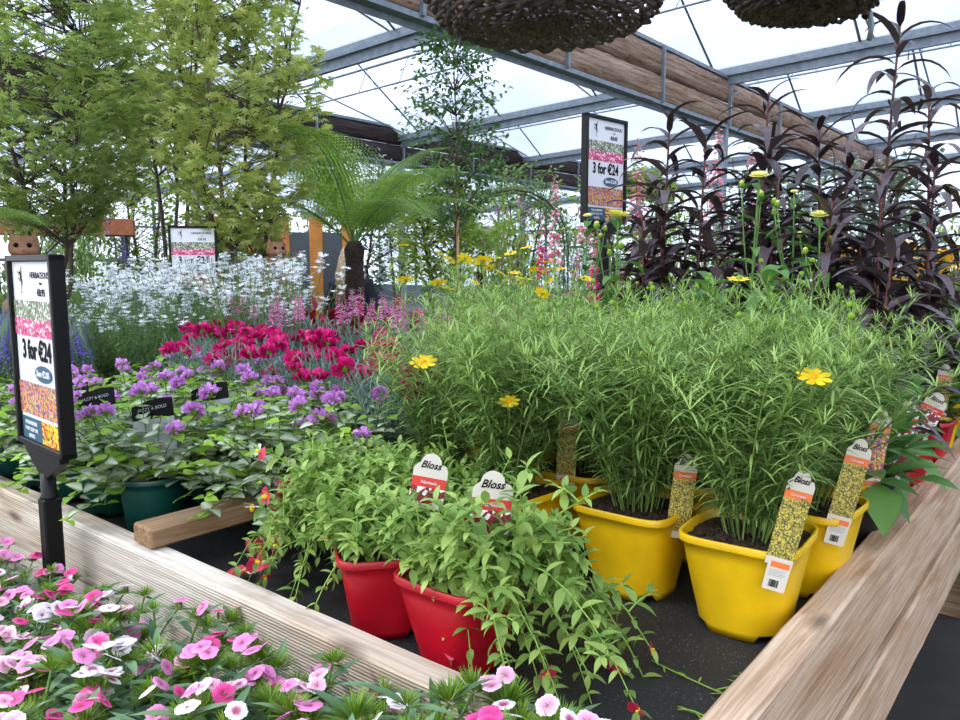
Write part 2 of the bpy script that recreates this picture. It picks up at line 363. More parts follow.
def soil_mesh(h,z,sq=7,seed=0):
    mb=MB(); r=np.random.default_rng(seed); n=40; rows=[]
    for t in (1,.85,.65,.45,.25,.08):
        q=superring(h*t,2+(sq-2)*t,z,n); q[:,2]+=r.normal(0,.0022,n)+(1-t)*.006; rows.append(q)
    v=np.concatenate(rows); f=[]
    for i in range(len(rows)-1):
        for j in range(n): k=(j+1)%n; f.append((i*n+j,i*n+k,(i+1)*n+k,(i+1)*n+j))
    f.append(tuple(5*n+j for j in range(n))); mb.add(v,f)
    for _ in range(160):
        p=r.uniform(-.8,.8,2)*h; s=r.uniform(.0015,.005); box(mb,(p[0],p[1],z+.004),(s*2,s,s),0,rz(r.uniform(0,3))@rx(r.uniform(0,1)))
    return mb.mesh('soil',M['soil'])
POT={'yellow':pot_mesh(M['yellow']),'red':pot_mesh(M['red'],.071,.054,.13),'redbig':pot_mesh(M['red']),'teal':pot_mesh(M['teal'],.066,.05,.12,sq=2.1),'black':pot_mesh(M['blackpot'],.062,.046,.12,sq=2.1),'blacksq':pot_mesh(M['blackpot'])}
SOIL={'yellow':soil_mesh(.082,.136),'red':soil_mesh(.067,.118),'teal':soil_mesh(.06,.106,2.1),'black':soil_mesh(.056,.106,2.1)}
SOIL['redbig']=SOIL['yellow'];SOIL['blacksq']=SOIL['yellow']
POTH={'yellow':.134,'redbig':.134,'blacksq':.134,'red':.116,'teal':.104,'black':.104}

# ------------------------------------------------------------------ plant meshes
def sub(*a): return np.random.default_rng(a[0])
def place_leaves(mb,tp,P,D,U=None,sc=1.,rnd=None):
    P=np.asarray(P);D=np.asarray(D)
    if U is None: U=np.tile([0,0,1.],(len(P),1))
    mb.inst(tp,frame(D,U),P,sc,rnd)
def coreopsis(seed,ns=44,hgt=.34,spread=.2,lw=.0028,dens=1.):
    r=sub(seed); mb=MB(); ts=[join(blade(1,.056,3,d)) for d in (.3,.9)]
    P=[];D=[];S=[];Q=[]; tips=[]
    for i in range(ns):
        az=r.uniform(0,2*PI); f=math.sqrt(r.uniform(0,1)); b=np.array([.04*f*math.cos(az),.04*f*math.sin(az),0])
        az+=r.normal(0,.3); L=hgt*r.uniform(.72,1.05)*(1-.18*f); out=spread*f
        e=b+np.array([out*math.cos(az),out*math.sin(az),L]); c=b+np.array([out*.25*math.cos(az),out*.25*math.sin(az),L*.6])
        pts=bez(b,c,e,9); tube(mb,pts,np.linspace(.0017,.0008,9),3,1,rnd=r.random(),cap=False); tips.append(e)
        nn=int(L/.019*dens); ph=r.uniform(0,PI)
        for k in range(2,nn+1):
            t=k/nn; p=(1-t)**2*b+2*t*(1-t)*c+t*t*e; ph+=PI/2
            for s_ in (0,PI):
                a0=ph+s_+r.normal(0,.2); el=r.uniform(.15,.75)+(.5 if k>=nn-1 else 0)
                ln=.05*(.7+.5*math.sin(PI*min(1,t*.9)))*r.uniform(.8,1.2)
                if k>=nn-1: ln*=.7
                for da,de in ((-.5,-.1),(0,.12),(.5,-.1)):
                    aa=a0+da+r.normal(0,.08); ee=el+de
                    P.append(p+np.array([math.cos(a0),math.sin(a0),.3])*.004); D.append((math.cos(aa)*math.cos(ee),math.sin(aa)*math.cos(ee),math.sin(ee))); S.append(ln); Q.append(min(1,max(0,.25+.55*t+r.normal(0,.2))))
    P=np.array(P);D=np.array(D);S=np.array(S);Q=np.array(Q); h=r.random(len(P))<.5
    for tt,mk in zip(ts,(h,~h)): place_leaves(mb,tt,P[mk],D[mk],None,S[mk],Q[mk])
    return mb.mesh('foliage',[M['cor'],M['corstem']]),tips
def daisy(np_=8,r=.02,w=.011,mat=0,eye=.005,cup=.25,notch=True,eyeh=.003,layers=1,name='flower',mats=None,stem=0):
    mb=MB(); 
    for l in range(layers):
        n=np_; a=np.arange(n)*2*PI/n+l*PI/n+rng.normal(0,.06,n); el=cup+l*.3
        D=np.stack([np.cos(a)*np.cos(el),np.sin(a)*np.cos(el),np.full(n,math.sin(el))],1)
        mb.inst(leaf(r*(1-.15*l),w,4,.35,-.1,'petal'),frame(D,np.tile([0,0,1.],(n,1))),D*eye*.5)
    lathe(mb,[(eye,0),(eye,eyeh*.5),(eye*.7,eyeh),(.0005,eyeh*1.2)],10,1)
    lathe(mb,[(.001,-.006),(eye*.8,-.003),(eye*.8,0)],8,2)
    if stem: tube(mb,[(0,0,-stem),(0,0,-stem/2),(0,0,-.003)],.0011,4,2)
    return mb.mesh(name,mats)
COR=[coreopsis(101,hgt=.36,spread=.18),coreopsis(102,ns=48,hgt=.38,spread=.19),coreopsis(103,ns=46,hgt=.40,spread=.19)]
CORT=coreopsis(104,ns=26,hgt=.5,spread=.17,dens=.7)
COR_F=daisy(8,.017,.010,eye=.004,mats=[M['ypetal'],M['opetal'],M['corstem']],stem=.05)
BUDM=MB(); lathe(BUDM,[(.001,-.002),(.004,0),(.0045,.003),(.003,.006),(.0005,.007)],8,0); tube(BUDM,[(0,0,-.05),(0,0,-.02),(0,0,0)],.0008,4,1); BUD=BUDM.mesh('bud',[M['lam2'],M['corstem']])

def nemesia(seed,ns=46,reach=.2,toward=None,clear=None,ff=.5):
    r=sub(seed); mb=MB(); tp=leaf(1,.42,5,.8,.12,'lance'); P=[];D=[];S=[]; tips=[]
    def run(b,c,e,lv,n):
        pts=bez(b,c,e,n); tube(mb,pts,np.linspace(.0017,.0009,n),4,1,rnd=r.random(),cap=False)
        d=np.gradient(pts,axis=0); L=np.linalg.norm(np.diff(pts,axis=0),axis=1).sum(); nn=max(3,int(L/.017)); ph=r.uniform(0,PI)
        for k in range(1,nn+1):
            t=k/nn; i=t*(n-1); i0=min(n-2,int(i)); p=pts[i0]*(1-(i-i0))+pts[i0+1]*(i-i0); dd=unit(d[i0]); ph+=PI/2
            x=unit(np.cross(dd,[0.1,0.2,1.])); y=np.cross(dd,x)
            for s_ in (0,PI):
                q=x*math.cos(ph+s_)+y*math.sin(ph+s_); fd=.35+(.8 if k==nn else 0)
                P.append(p); D.append(q+dd*fd+np.array([0,0,.35])); S.append(r.uniform(.024,.042)*(1.15-.5*t))
        return pts
    for i in range(ns):
        az=r.uniform(0,2*PI)
        if toward is not None and r.random()<.55: az=toward+r.normal(0,.6)
        b=np.array([r.normal(0,.02),r.normal(0,.02),0]); u=np.array([math.cos(az),math.sin(az),0])
        L=reach*r.uniform(.5,1.15); fall=r.random()
        if clear is not None and abs((az-clear+PI)%(2*PI)-PI)<1.1 and r.random()<.85: fall=1; L*=.6
        if fall<ff: e=b+u*L+np.array([0,0,-L*r.uniform(.15,.62)]); c=b+u*L*.5+np.array([0,0,L*.55])
        else: e=b+u*L*.65+np.array([0,0,L*r.uniform(.25,.65)]); c=b+u*L*.3+np.array([0,0,L*.35])
        pts=run(b,c,e,0,9); tips.append(e)
        for _ in range(3):
            j=r.integers(3,8); p=pts[j]; v=np.array([r.normal(0,1),r.normal(0,1),abs(r.normal(0,1))+.2]); v=unit(v)*r.uniform(.03,.06)
            run(p,p+v*.5+[0,0,.008],p+v,1,4); tips.append(p+v)
    P=np.array(P); place_leaves(mb,tp,P,np.array(D),None,np.array(S)); return mb.mesh('foliage',[M['nem'],M['nemstem']]),tips
NEM=[nemesia(201,reach=.18,clear=-2.2,ff=.35),nemesia(202,ns=64,reach=.23,toward=-.1,clear=-1.9,ff=.55),nemesia(203,ns=76,reach=.235,toward=-2.3,ff=.6)]
def nemflower(mat,name='flower'):
    mb=MB(); 
    for aa,s in ((.9,.008),(PI-.9,.008),(PI/2,.007),(-PI/2,.012),(-PI/2-.6,.01),(-PI/2+.6,.01)):
        D=np.array([[math.cos(aa),math.sin(aa),.2]]); mb.inst(leaf(1,.8,4,.4,0,'petal',mat=0 if aa>0 else 1),frame(D,np.array([[0,0,1.]])),np.zeros((1,3)),s)
    lathe(mb,[(.0015,-.004),(.0022,-.001),(.0012,.002)],6,2)
    return mb.mesh(name,[M['whitep'] if mat else M['nemr'],M['nemr'],M['ypetal']])
NEMF=[nemflower(0),nemflower(1)]

def dianthus(seed,ns=11):
    r=sub(seed); mb=MB(); tp=leaf(1,.2,4,.55,.15,'lance',0); br=blade(1,.075,2,.3,2,'linear'); heads=[]
    P=[];D=[];S=[];BP=[];BD=[];BS=[]
    for i in range(ns):
        az=i*2.4+r.normal(0,.3); f=math.sqrt((i+.5)/ns); b=np.array([.03*f*math.cos(az),.03*f*math.sin(az),0]); h=r.uniform(.13,.2)*(1-.25*f)
        e=b+np.array([.085*f*math.cos(az),.085*f*math.sin(az),h]); c=b+np.array([.03*f*math.cos(az),.03*f*math.sin(az),h*.6])
        tube(mb,bez(b,c,e,6),.0018,5,1,cap=False); ph=r.uniform(0,PI); nn=6
        for k in range(1,nn+1):
            t=k/nn; p=(1-t)**2*b+2*t*(1-t)*c+t*t*e; ph+=PI/2
            for s_ in (0,PI):
                el=r.uniform(.1,.8); P.append(p);D.append((math.cos(ph+s_)*math.cos(el),math.sin(ph+s_)*math.cos(el),math.sin(el)));S.append(r.uniform(.045,.075)*(1.1-.35*t))
        hr=r.uniform(.014,.024); heads.append((e,hr))
        n=int(135*hr/.02); z=r.uniform(.0,1,n); a=r.uniform(0,2*PI,n); q=np.stack([np.cos(a)*np.sqrt(1-z*z),np.sin(a)*np.sqrt(1-z*z),z*.9],1)
        BP.append(e+q*hr*.25); BD.append(q+[0,0,.35]); BS.append(r.uniform(.75,1.1,n)*hr)
    place_leaves(mb,tp,np.array(P),np.array(D),None,np.array(S)); place_leaves(mb,br,np.concatenate(BP),np.concatenate(BD),None,np.concatenate(BS))
    return mb.mesh('foliage',[M['dia'],M['greenstem'],M['tuft']]),heads
DIA=[dianthus(301),dianthus(302),dianthus(303)]
def dianflower(mat):
    mb=MB(); n=5; v=[];f=[];ti=[]
    for i in range(n):
        a0=i*2*PI/n; b=len(v); w=.68
        v.append((.0008*math.cos(a0),.0008*math.sin(a0),0)); ti.append(0)
        for rr,ww,t,z in ((.005,.62,.35,.0012+.0004*(i%2)),(.009,.66,.7,.0016+.0006*(i%2))):
            for s in (-1,0,1): v.append((rr*math.cos(a0+s*ww),rr*math.sin(a0+s*ww),z)); ti.append(t)
        for s in range(7):
            q=(s-3)/3*.68; rr=.0132-.0011*(s%2)-.0014*abs(s-3)/3; v.append((rr*math.cos(a0+q),rr*math.sin(a0+q),.0008)); ti.append(1.)
        f+=[(b,b+1,b+2),(b,b+2,b+3),(b+1,b+4,b+5,b+2),(b+2,b+5,b+6,b+3),(b+4,b+7,b+8,b+5),(b+5,b+8,b+9),(b+5,b+9,b+10),(b+5,b+10,b+11),(b+5,b+11,b+12,b+6),(b+6,b+12,b+13)]
    mb.add(v,f,0,ti,.7); lathe(mb,[(.001,-.012),(.0022,-.006),(.0012,0)],6,1)
    return mb.mesh('flower',[mat,M['tuft']])
DIAF=[dianflower(m_) for m_ in M['dp']]

def lamleaf(mat=0):
    t=leaf(1,.82,5,.5,.1,'ovate',mat); v=t[0].copy(); 
    for i in range(1,6):
        if i%2: v[3*i][0]*=.93; v[3*i+2][0]*=.93
    return (v,)+t[1:]
def lamium(seed,ns=30,hgt=.13,spread=.12):
    r=sub(seed); mb=MB(); heads=[]; P=[];D=[];S=[];Y=[]
    for i in range(ns):
        az=i*2.4+r.normal(0,.3); f=math.sqrt((i+.5)/ns); b=np.array([.04*f*math.cos(az),.04*f*math.sin(az),0]); h=hgt*(1-1.25*f**3.2)*r.uniform(.8,1.1)
        e=b+np.array([spread*f*math.cos(az),spread*f*math.sin(az),h]); c=(b+e)/2+np.array([0,0,.03])
        tube(mb,bez(b,c,e,6),.0014,4,1,cap=False); ph=r.uniform(0,PI); nn=6; heads.append(e)
        for k in range(1,nn+1):
            t=k/nn; p=(1-t)**2*b+2*t*(1-t)*c+t*t*e; ph+=PI/2+r.normal(0,.2)
            for s_ in (0,PI):
                el=r.uniform(-.1,.5); P.append(p);D.append((math.cos(ph+s_)*math.cos(el),math.sin(ph+s_)*math.cos(el),math.sin(el)));S.append(r.uniform(.034,.05)*(1.1-.45*t)); Y.append(r.random()<.22 or k==nn)
    P=np.array(P);D=np.array(D);S=np.array(S);Y=np.array(Y); U=np.tile([0,0,1.],(len(P),1))+r.normal(0,.25,(len(P),3))
    for mt,mk in ((0,~Y),(2,Y)): place_leaves(mb,lamleaf(mt),P[mk],D[mk],U[mk],S[mk])
    return mb.mesh('foliage',[M['lam'],M['greenstem'],M['lam2']]),heads
LAM=[lamium(401,36,.16,.17),lamium(402,36,.17,.17),lamium(403,38,.15,.18)]
def cluster(n,rad,size,mat,name='flower_head',tp=None,squash=.8,seed=1,core=True):
    r=sub(seed); mb=MB(); z=r.uniform(-.35,1,n); a=r.uniform(0,2*PI,n); q=np.stack([np.cos(a)*np.sqrt(1-z*z),np.sin(a)*np.sqrt(1-z*z),z*squash],1)
    place_leaves(mb,tp or leaf(1,.42,3,.8,.35,'petal'),q*rad*.35,q+r.normal(0,.2,q.shape),q[:,[1,2,0]],size*r.uniform(.8,1.15,n))
    place_leaves(mb,leaf(1,.3,3,-.6,.3,'petal'),q*rad*.35,q+r.normal(0,.3,q.shape),-q[:,[1,2,0]],size*r.uniform(.6,.9,n))
    if core: lathe(mb,[(rad*.1,-rad*.5),(rad*.45,-rad*.2),(rad*.45,rad*.2),(rad*.1,rad*.45)],8,1)
    return mb.mesh(name,[mat,M['tuft']])
LAMF=[cluster(44,.017,.015,M['lamf'],seed=5,tp=leaf(1,.6,3,.7,.3,'petal')),cluster(34,.015,.013,M['lamf'],seed=6,tp=leaf(1,.6,3,.7,.3,'petal'))]
CRIMF=[cluster(46,.02,.022,M['crim'],'flower',leaf(1,.75,3,.6,.1,'petal'),.55,seed=7),cluster(36,.017,.018,M['crim'],'flower',leaf(1,.75,3,.6,.1,'petal'),.6,seed=8)]
YARF=[cluster(30,.018,.016,M['foxh'],'flower_head',seed=9,squash=.4)]
PINKC=cluster(26,.014,.014,M['pinkp'],seed=10)
def grassy(seed,ns=60,hgt=.22,spread=.1,mat='grey',L=.07,W=.055,stemmat='grey'):
    r=sub(seed); mb=MB(); tp=blade(1,W,3,.5); P=[];D=[];S=[];heads=[]
    for i in range(ns):
        az=i*2.4; f=math.sqrt((i+.5)/ns); b=np.array([.04*f*math.cos(az),.04*f*math.sin(az),0]); h=hgt*r.uniform(.7,1.1)
        e=b+np.array([spread*f*math.cos(az),spread*f*math.sin(az),h]); tube(mb,bez(b,(b+e)/2+[0,0,.02],e,5),.0013,4,1,cap=False); heads.append(e)
        for k in range(1,8):
            t=k/8.5; p=b+(e-b)*t; a0=r.uniform(0,2*PI); el=r.uniform(.3,1.1)
            for s_ in (0,PI): P.append(p);D.append((math.cos(a0+s_)*math.cos(el),math.sin(a0+s_)*math.cos(el),math.sin(el)));S.append(L*r.uniform(.6,1.1)*(1.1-.5*t))
    place_leaves(mb,tp,np.array(P),np.array(D),None,np.array(S)); return mb.mesh('foliage',[M[mat],M[stemmat]]),heads
CARN=[grassy(501),grassy(502)]
def spike(mat,n,L,w,size,name='flower_spike',seed=3,tp=None,tip=.3,droopf=0,stem='greenstem'):
    r=sub(seed); mb=MB(); t=np.sort(r.uniform(0,1,n)); a=np.arange(n)*2.4; el=.35-droopf
    D=np.stack([np.cos(a)*math.cos(el),np.sin(a)*math.cos(el),np.full(n,math.sin(el))],1)+r.normal(0,.12,(n,3))
    P=np.stack([np.zeros(n),np.zeros(n),t*L],1)+D*w*.2; place_leaves(mb,tp or leaf(1,.5,3,.7,.3,'petal'),P,D,None,size*(1-(1-tip)*t)*r.uniform(.85,1.1,n))
    tube(mb,[(0,0,-.03),(0,0,L*.5),(0,0,L)],[.0016,.0014,.0006],5,1); return mb.mesh(name,[mat,M[stem]])
BETO=spike(M['pinkp'],60,.07,.02,.015,seed=31); LAVS=spike(M['lav'],40,.06,.01,.009,seed=32)
def spikeplant(seed,mat,ns,hgt,spread,fm,fs,fL,fw,leafL=.05,name='flower'):
    """foliage mesh and the stem tips for a many-stemmed perennial"""
    return grassy(seed,ns,hgt,spread,mat,leafL,.12,'greenstem')
def bell():
    mb=MB(); n=7; c,s=ring_pts(n); prof=[(.0035,0),(.0055,.008),(.007,.018),(.0085,.024),(.0115,.028)]
    v=[];f=[]
    for i,(r_,y) in enumerate(prof):
        v+=[(r_*c[j],y,r_*s[j]) for j in range(n)]
        if i:
            for j in range(n): k=(j+1)%n; f.append(((i-1)*n+j,(i-1)*n+k,i*n+k,i*n+j))
    return tpl(np.array(v)/.028,f,0,.5)
FOXS=[spike(m_,46,.34,.02,.03,'flower_spike',s_,bell(),.25,.75) for m_,s_ in ((M['fox'],41),(M['fox'],42),(M['foxh'],43))]

def gaura(seed,ns=38,hgt=.46):
    r=sub(seed); mb=MB(); fb=MB(); P=[];D=[];S=[];FP=[]
    for i in range(ns):
        az=r.uniform(0,2*PI); f=math.sqrt(r.random()); b=np.array([.05*f*math.cos(az),.05*f*math.sin(az),0]); h=hgt*r.uniform(.6,1.05)
        e=b+np.array([.17*f*math.cos(az),.17*f*math.sin(az),h]); c=(b+e)/2+np.array([0,0,.05]); tube(mb,bez(b,c,e,6),.0012,3,1,cap=False)
        for k in range(22):
            t=r.uniform(.03,.8); p=(1-t)**2*b+2*t*(1-t)*c+t*t*e; a0=r.uniform(0,2*PI); P.append(p); D.append((math.cos(a0),math.sin(a0),r.uniform(.2,.9))); S.append(r.uniform(.04,.075)*(1.15-t))
        for k in range(r.integers(6,14) if r.random()<.62 else 1):
            t=r.uniform(.84,1.0); p=(1-t)**2*b+2*t*(1-t)*c+t*t*e; FP.append(p+r.normal(0,.009,3))
    place_leaves(mb,blade(1,.14,3,.5,0,'lance'),np.array(P),np.array(D),None,np.array(S))
    FP=np.array(FP); ft=join(*[xf(leaf(1,.5,2,.3,0,'petal'),rz(a_)@rx(.3)) for a_ in (-1.2,-.45,.45,1.2)])
    d=r.normal(0,1,FP.shape); place_leaves(fb,ft,FP,d,None,r.uniform(.010,.016,len(FP)))
    return mb.mesh('foliage',[M['gau'],M['greenstem']]),fb.mesh('flower_sprays',[M['whitep']])
GAU=[gaura(601),gaura(602)]
def mound(seed,n=420,rad=.11,hgt=.16,mat='heu',lw=.7,size=.03,tp=None,name='foliage',jit=.5,stems=True,stemmat='greenstem'):
    r=sub(seed); mb=MB(); z=r.uniform(0,1,n); a=r.uniform(0,2*PI,n); k=r.uniform(.55,1,n)
    q=np.stack([np.cos(a)*np.sqrt(1-z*z),np.sin(a)*np.sqrt(1-z*z),z],1)*k[:,None]*[rad,rad,hgt]
    d=unit(q)*1.+r.normal(0,jit,q.shape); place_leaves(mb,tp or leaf(1,lw,3,.5,.1,'ovate'),q,d,None,size*r.uniform(.7,1.2,n))
    if stems:
        for i in range(0,n,max(1,n//24)): tube(mb,[(0,0,-.02),q[i]*.5+[0,0,.01],q[i]],.0014,4,1,cap=False)
    return mb.mesh(name,[M[mat],M[stemmat]])
HEU=mound(701)
def darkplant(seed,hgt,nl=None,L=.15,W=.022,bend=0,tuft=True,leafmat_='dark',r0=.0055,stemm='darkstem',upper=.12):
    r=sub(seed); mb=MB(); e=np.array([r.normal(0,.02)+bend,r.normal(0,.02),hgt]); c=np.array([0,0,hgt*.5]); b=np.zeros(3); tube(mb,bez(b,c,e,12),np.linspace(r0,r0*.5,12),7,1)
    nl=nl or int(hgt/.0155); P=[];D=[];S=[]
    for k in range(nl):
        t=upper+(1-upper)*k/nl+.0; p=(1-t)**2*b+2*t*(1-t)*c+t*t*e; a0=k*2.4+r.normal(0,.2); el=r.uniform(.35,.85)+(.4 if t>.88 else 0)
        P.append(p);D.append((math.cos(a0)*math.cos(el),math.sin(a0)*math.cos(el),math.sin(el)));S.append(L*r.uniform(.75,1.15)*(1.05-.3*max(0,t-.6)/.4))
    P=np.array(P);D=np.array(D);S=np.array(S); h=r.random(len(P))<.5
    for dr,mk in ((1.2,h),(1.9,~h)): place_leaves(mb,leaf(1,W/L,7,dr,.22,'strap'),P[mk],D[mk],None,S[mk])
    return mb.mesh('foliage',[M[leafmat_],M[stemm]])

# ------------------------------------------------------------------ room: floor, roof, walls
mb=MB(); box(mb,(-8,8,-.05),(44,44,.1)); struct('floor',mb,M['floor'])
GY=[-1.6,2.4,6.6,11.,15.,19.,23.]          # gutters run along X
X0,X1=-24.,7.; slope=.075
def gz(x): return 4.18+ .042*(x+1.6)
def ridge_h(y0,y1): return (y1-y0)/2*math.tan(R(33))
roof=MB(); bars=MB(); ng=0
for y0,y1 in zip(GY[:-1],GY[1:]):
    ym=(y0+y1)/2; rh=ridge_h(y0,y1)
    for xa,xb in ((X0,X1),):
        za,zb=gz(xa),gz(xb)
        roof.add([(xa,y0,za),(xb,y0,zb),(xb,ym,zb+rh),(xa,ym,za+rh)],[(0,1,2,3)],0)
        roof.add([(xa,ym,za+rh),(xb,ym,zb+rh),(xb,y1,zb),(xa,y1,za)],[(0,1,2,3)],0)
    for x in np.arange(X0+.4,X1,1.9):
        z=gz(x); tube(bars,[(x,y0,z),(x,(y0+ym)/2,z+rh/2-.03),(x,ym,z+rh-.03)],.018,4,cap=False); tube(bars,[(x,ym,z+rh-.03),(x,(y1+ym)/2,z+rh/2-.03),(x,y1,z)],.018,4,cap=False)
struct('ceiling',roof,M['roof']); struct('trim_1',bars,M['bar'])
g=MB()
for y in GY:
    L=X1-X0; xm=(X0+X1)/2; an=math.atan(.042); box(g,(xm,y,gz(xm)-.02),(L,.17,.05),0,ry(-an)); box(g,(xm,y-.08,gz(xm)+.04),(L,.014,.13),0,ry(-an)); box(g,(xm,y+.08,gz(xm)+.04),(L,.014,.13),0,ry(-an)); box(g,(xm,y,gz(xm)-.1),(L,.06,.12),0,ry(-an))
struct('beam_1',g,M['steel'])
# lattice trusses and wire braces under the ridges
tr=MB()
for y0,y1 in list(zip(GY[:-1],GY[1:]))[1:]:
    ym=(y0+y1)/2; rh=ridge_h(y0,y1)
    for dz,r_ in ((.62,.022),(.28,.016)): tube(tr,[(X0,ym,gz(X0)+dz),((X0+X1)/2,ym,gz((X0+X1)/2)+dz),(X1,ym,gz(X1)+dz)],r_,5)
    for i,x in enumerate(np.arange(X0,X1-.9,.9)): tube(tr,[(x,ym,gz(x)+.28),(x+.2,ym,gz(x)+.62),(x+.4,ym,gz(x)+.28)],.008,4,cap=False)
    tube(tr,[(X0,ym,gz(X0)+rh-.04),(X1,ym,gz(X1)+rh-.04)],.035,5)
    for x in np.arange(X0+1.2,X1,4.05):
        tube(tr,[(x,y0,gz(x)+.05),(x+.1,ym,gz(x)+.45),(x,y1,gz(x)+.05)],.014,4); tube(tr,[(x,ym,gz(x)+.2),(x,ym,gz(x)+rh)],.012,4)
struct('beam_2',tr,M['steel'])
# two friezes of waney-edged slabs between steel chords, running along Y
def frieze(idx,x,z0,z1,mat):
    st=MB(); ln=25.; yc=GY[0]+ln/2-.2
    for z in(z0,z1): box(st,(x,yc,z),(.12,ln,.045)); box(st,(x-.05,yc,z-.03),(.012,ln,.09))
    for y in np.arange(GY[0],GY[0]+ln,2.1): box(st,(x+.075,y,(z0+z1)/2),(.045,.035,z1-z0))
    struct('beam_%d'%idx,st,M['steel'])
    sl=MB(); n=260; r=sub(idx)
    for (a_,b_) in ((0.02,.49),(.51,.98)):
        k=9; v=[];f=[]; y=np.linspace(GY[0]-.1,GY[0]+ln-.4,n); w=np.convolve(r.normal(0,.045,n+24),np.ones(25)/25,'valid')[:n]
        for i in range(n):
            for j in range(k):
                t=j/(k-1); zz=z0+(z1-z0)*(a_+(b_-a_)*t)+(w[i] if 0<j<k-1 else w[i]*.6); d=.055*math.sin(PI*t)**.5*(1+.0*t)
                v.append((x+.01+d+r.normal(0,.006),y[i],zz))
            for j in range(k): pass
        for i in range(n-1):
            for j in range(k-1): f.append((i*k+j,i*k+j+1,(i+1)*k+j+1,(i+1)*k+j))
        nv=len(v); v2=[(x-.02,p[1],p[2]) for p in v]; f2=[tuple(nv+q for q in ff)[::-1] for ff in f]
        ed=[]
        for i in range(n-1):
            for j in (0,k-1): ed.append((i*k+j,(i+1)*k+j,nv+(i+1)*k+j,nv+i*k+j))
        sl.add(v+v2,f+f2+ed)
    struct('trim_%d'%idx,sl,mat,True)
frieze(3,-4.45,3.34,4.0,M['bark']); frieze(4,-10.85,3.34,4.0,M['darkslab'])
# posts that carry the friezes
ps=MB()
for y in (6.6,11.,15.,19.):
    for x in (-4.45,-10.85):
        if (x,y)!=(-4.45,6.6): box(ps,(x,y,1.67),(.1,.1,3.34))
struct('column_1',ps,M['steel'])
# far end and side walls: glazed sheet on steel studs above a solid base, low except at the right
def wall(name,ax,pos,a0,a1,z1,idx,studs=2.1,z0=.6):
    w=MB(); s=MB()
    def bx(mb_,u,z,du,dz,th):
        c=(u,pos,z) if ax=='y' else (pos,u,z); d=(du,th,dz) if ax=='y' else (th,du,dz); box(mb_,c,d)
    bx(w,(a0+a1)/2,(z0+z1)/2,a1-a0,z1-z0,.012); struct('wall_'+name,w,M['wallsheet'])
    bx(s,(a0+a1)/2,z0/2,a1-a0,z0,.12)
    for u in np.arange(a0,a1+.01,studs): bx(s,u,z1/2,.07,z1,.1)
    for z in (2.6,): bx(s,(a0+a1)/2,z,a1-a0,.05,.08)
    struct('trim_%d'%idx,s,M['bar'])
wall('back','y',GY[-1],X0,X1,4.3,6); wall('left','x',X0,GY[0],GY[-1],4.2,7); wall('right','x',X1,GY[0],GY[-1],4.6,8,z0=1.5)  # unseen right wall: solid base raised to cut light on the bench's outer planks

# ------------------------------------------------------------------ display bench
def plank(L,h,t,seed,mat,name='side_plank',slots=()):
    r=sub(seed); mb=MB(); n=60; b=.006; v=[];f=[]
    pr=[(-t/2,-h/2+b),(-t/2,h/2-b),(-t/2+b,h/2),(t/2-b,h/2),(t/2,h/2-b),(t/2,-h/2+b),(t/2-b,-h/2),(-t/2+b,-h/2)]
    w1=np.convolve(r.normal(0,.003,n+8),np.ones(9)/9,'valid'); w2=np.convolve(r.normal(0,.005,n+8),np.ones(9)/9,'valid')
    for i in range(n):
        x=-L/2+L*i/(n-1)
        for (y,z) in pr: v.append((x,y+w1[i]*.5+r.normal(0,.0003),z+w2[i]*(.6 if z>0 else .3)+r.normal(0,.0003)))
    for i in range(n-1):
        for j in range(8): k=(j+1)%8; f.append((i*8+j,i*8+k,(i+1)*8+k,(i+1)*8+j))
    f.append(tuple(range(8))[::-1]); f.append(tuple((n-1)*8+j for j in range(8))); mb.add(v,f); return mb.mesh(name,mat,False)
BX0=-4.1; BX1=-.27; BY0=.645; BY1=3.7
bench=thing('display_bench',(0,0,0),'long raised timber display bench with sawn plank sides and black fabric top','bench')
xm=(BX0+BX1)/2; LX=BX1-BX0; LY=BY1-BY0
ob('side_plank',plank(LX-.052,.2,.05,1,M['rail']),bench,(xm-.026,BY0+.026,.802))
ob('side_plank',plank(LX-.052,.17,.047,2,M['rail']),bench,(xm-.026,BY0+.026,.612))
ob('side_plank',plank(LY,.176,.05,3,M['railr']),bench,(BX1-.026,(BY0+BY1)/2,.817),(0,0,PI/2))
ob('side_plank',plank(LY,.152,.048,4,M['railr']),bench,(BX1-.029,(BY0+BY1)/2,.612),(0,0,PI/2))
ob('side_plank',plank(LX,.38,.05,5,M['rail']),bench,(xm,BY1-.026,.7))
mb=MB(); n=36
gx,gy=np.meshgrid(np.linspace(BX0,BX1-.052,60),np.linspace(BY0+.052,BY1-.052,50)); r=sub(9)
gzv=.85+.0012*np.sin(gx*23)+.0012*np.sin(gy*31+gx*9)
v=np.stack([gx.ravel(),gy.ravel(),gzv.ravel()],1); f=[(i*60+j,i*60+j+1,(i+1)*60+j+1,(i+1)*60+j) for i in range(49) for j in range(59)]
mb.add(v,f); ob('fabric_liner',mb.mesh('fabric_liner',M['fabric']),bench)
mb=MB(); box(mb,(xm,(BY0+BY1)/2,.825),(LX-.12,LY-.12,.03)); ob('bench_board',mb.mesh('bench_board',M['block']),bench)
for x in (BX0+.1,-2.2,BX1-.15):
    for y in (BY0+.15,BY1-.15):
        mb=MB(); bbox(mb,(0,0,.4),(.09,.09,.8),.004); ob('leg',mb.mesh('leg',M['railr']),bench,(x,y,0))
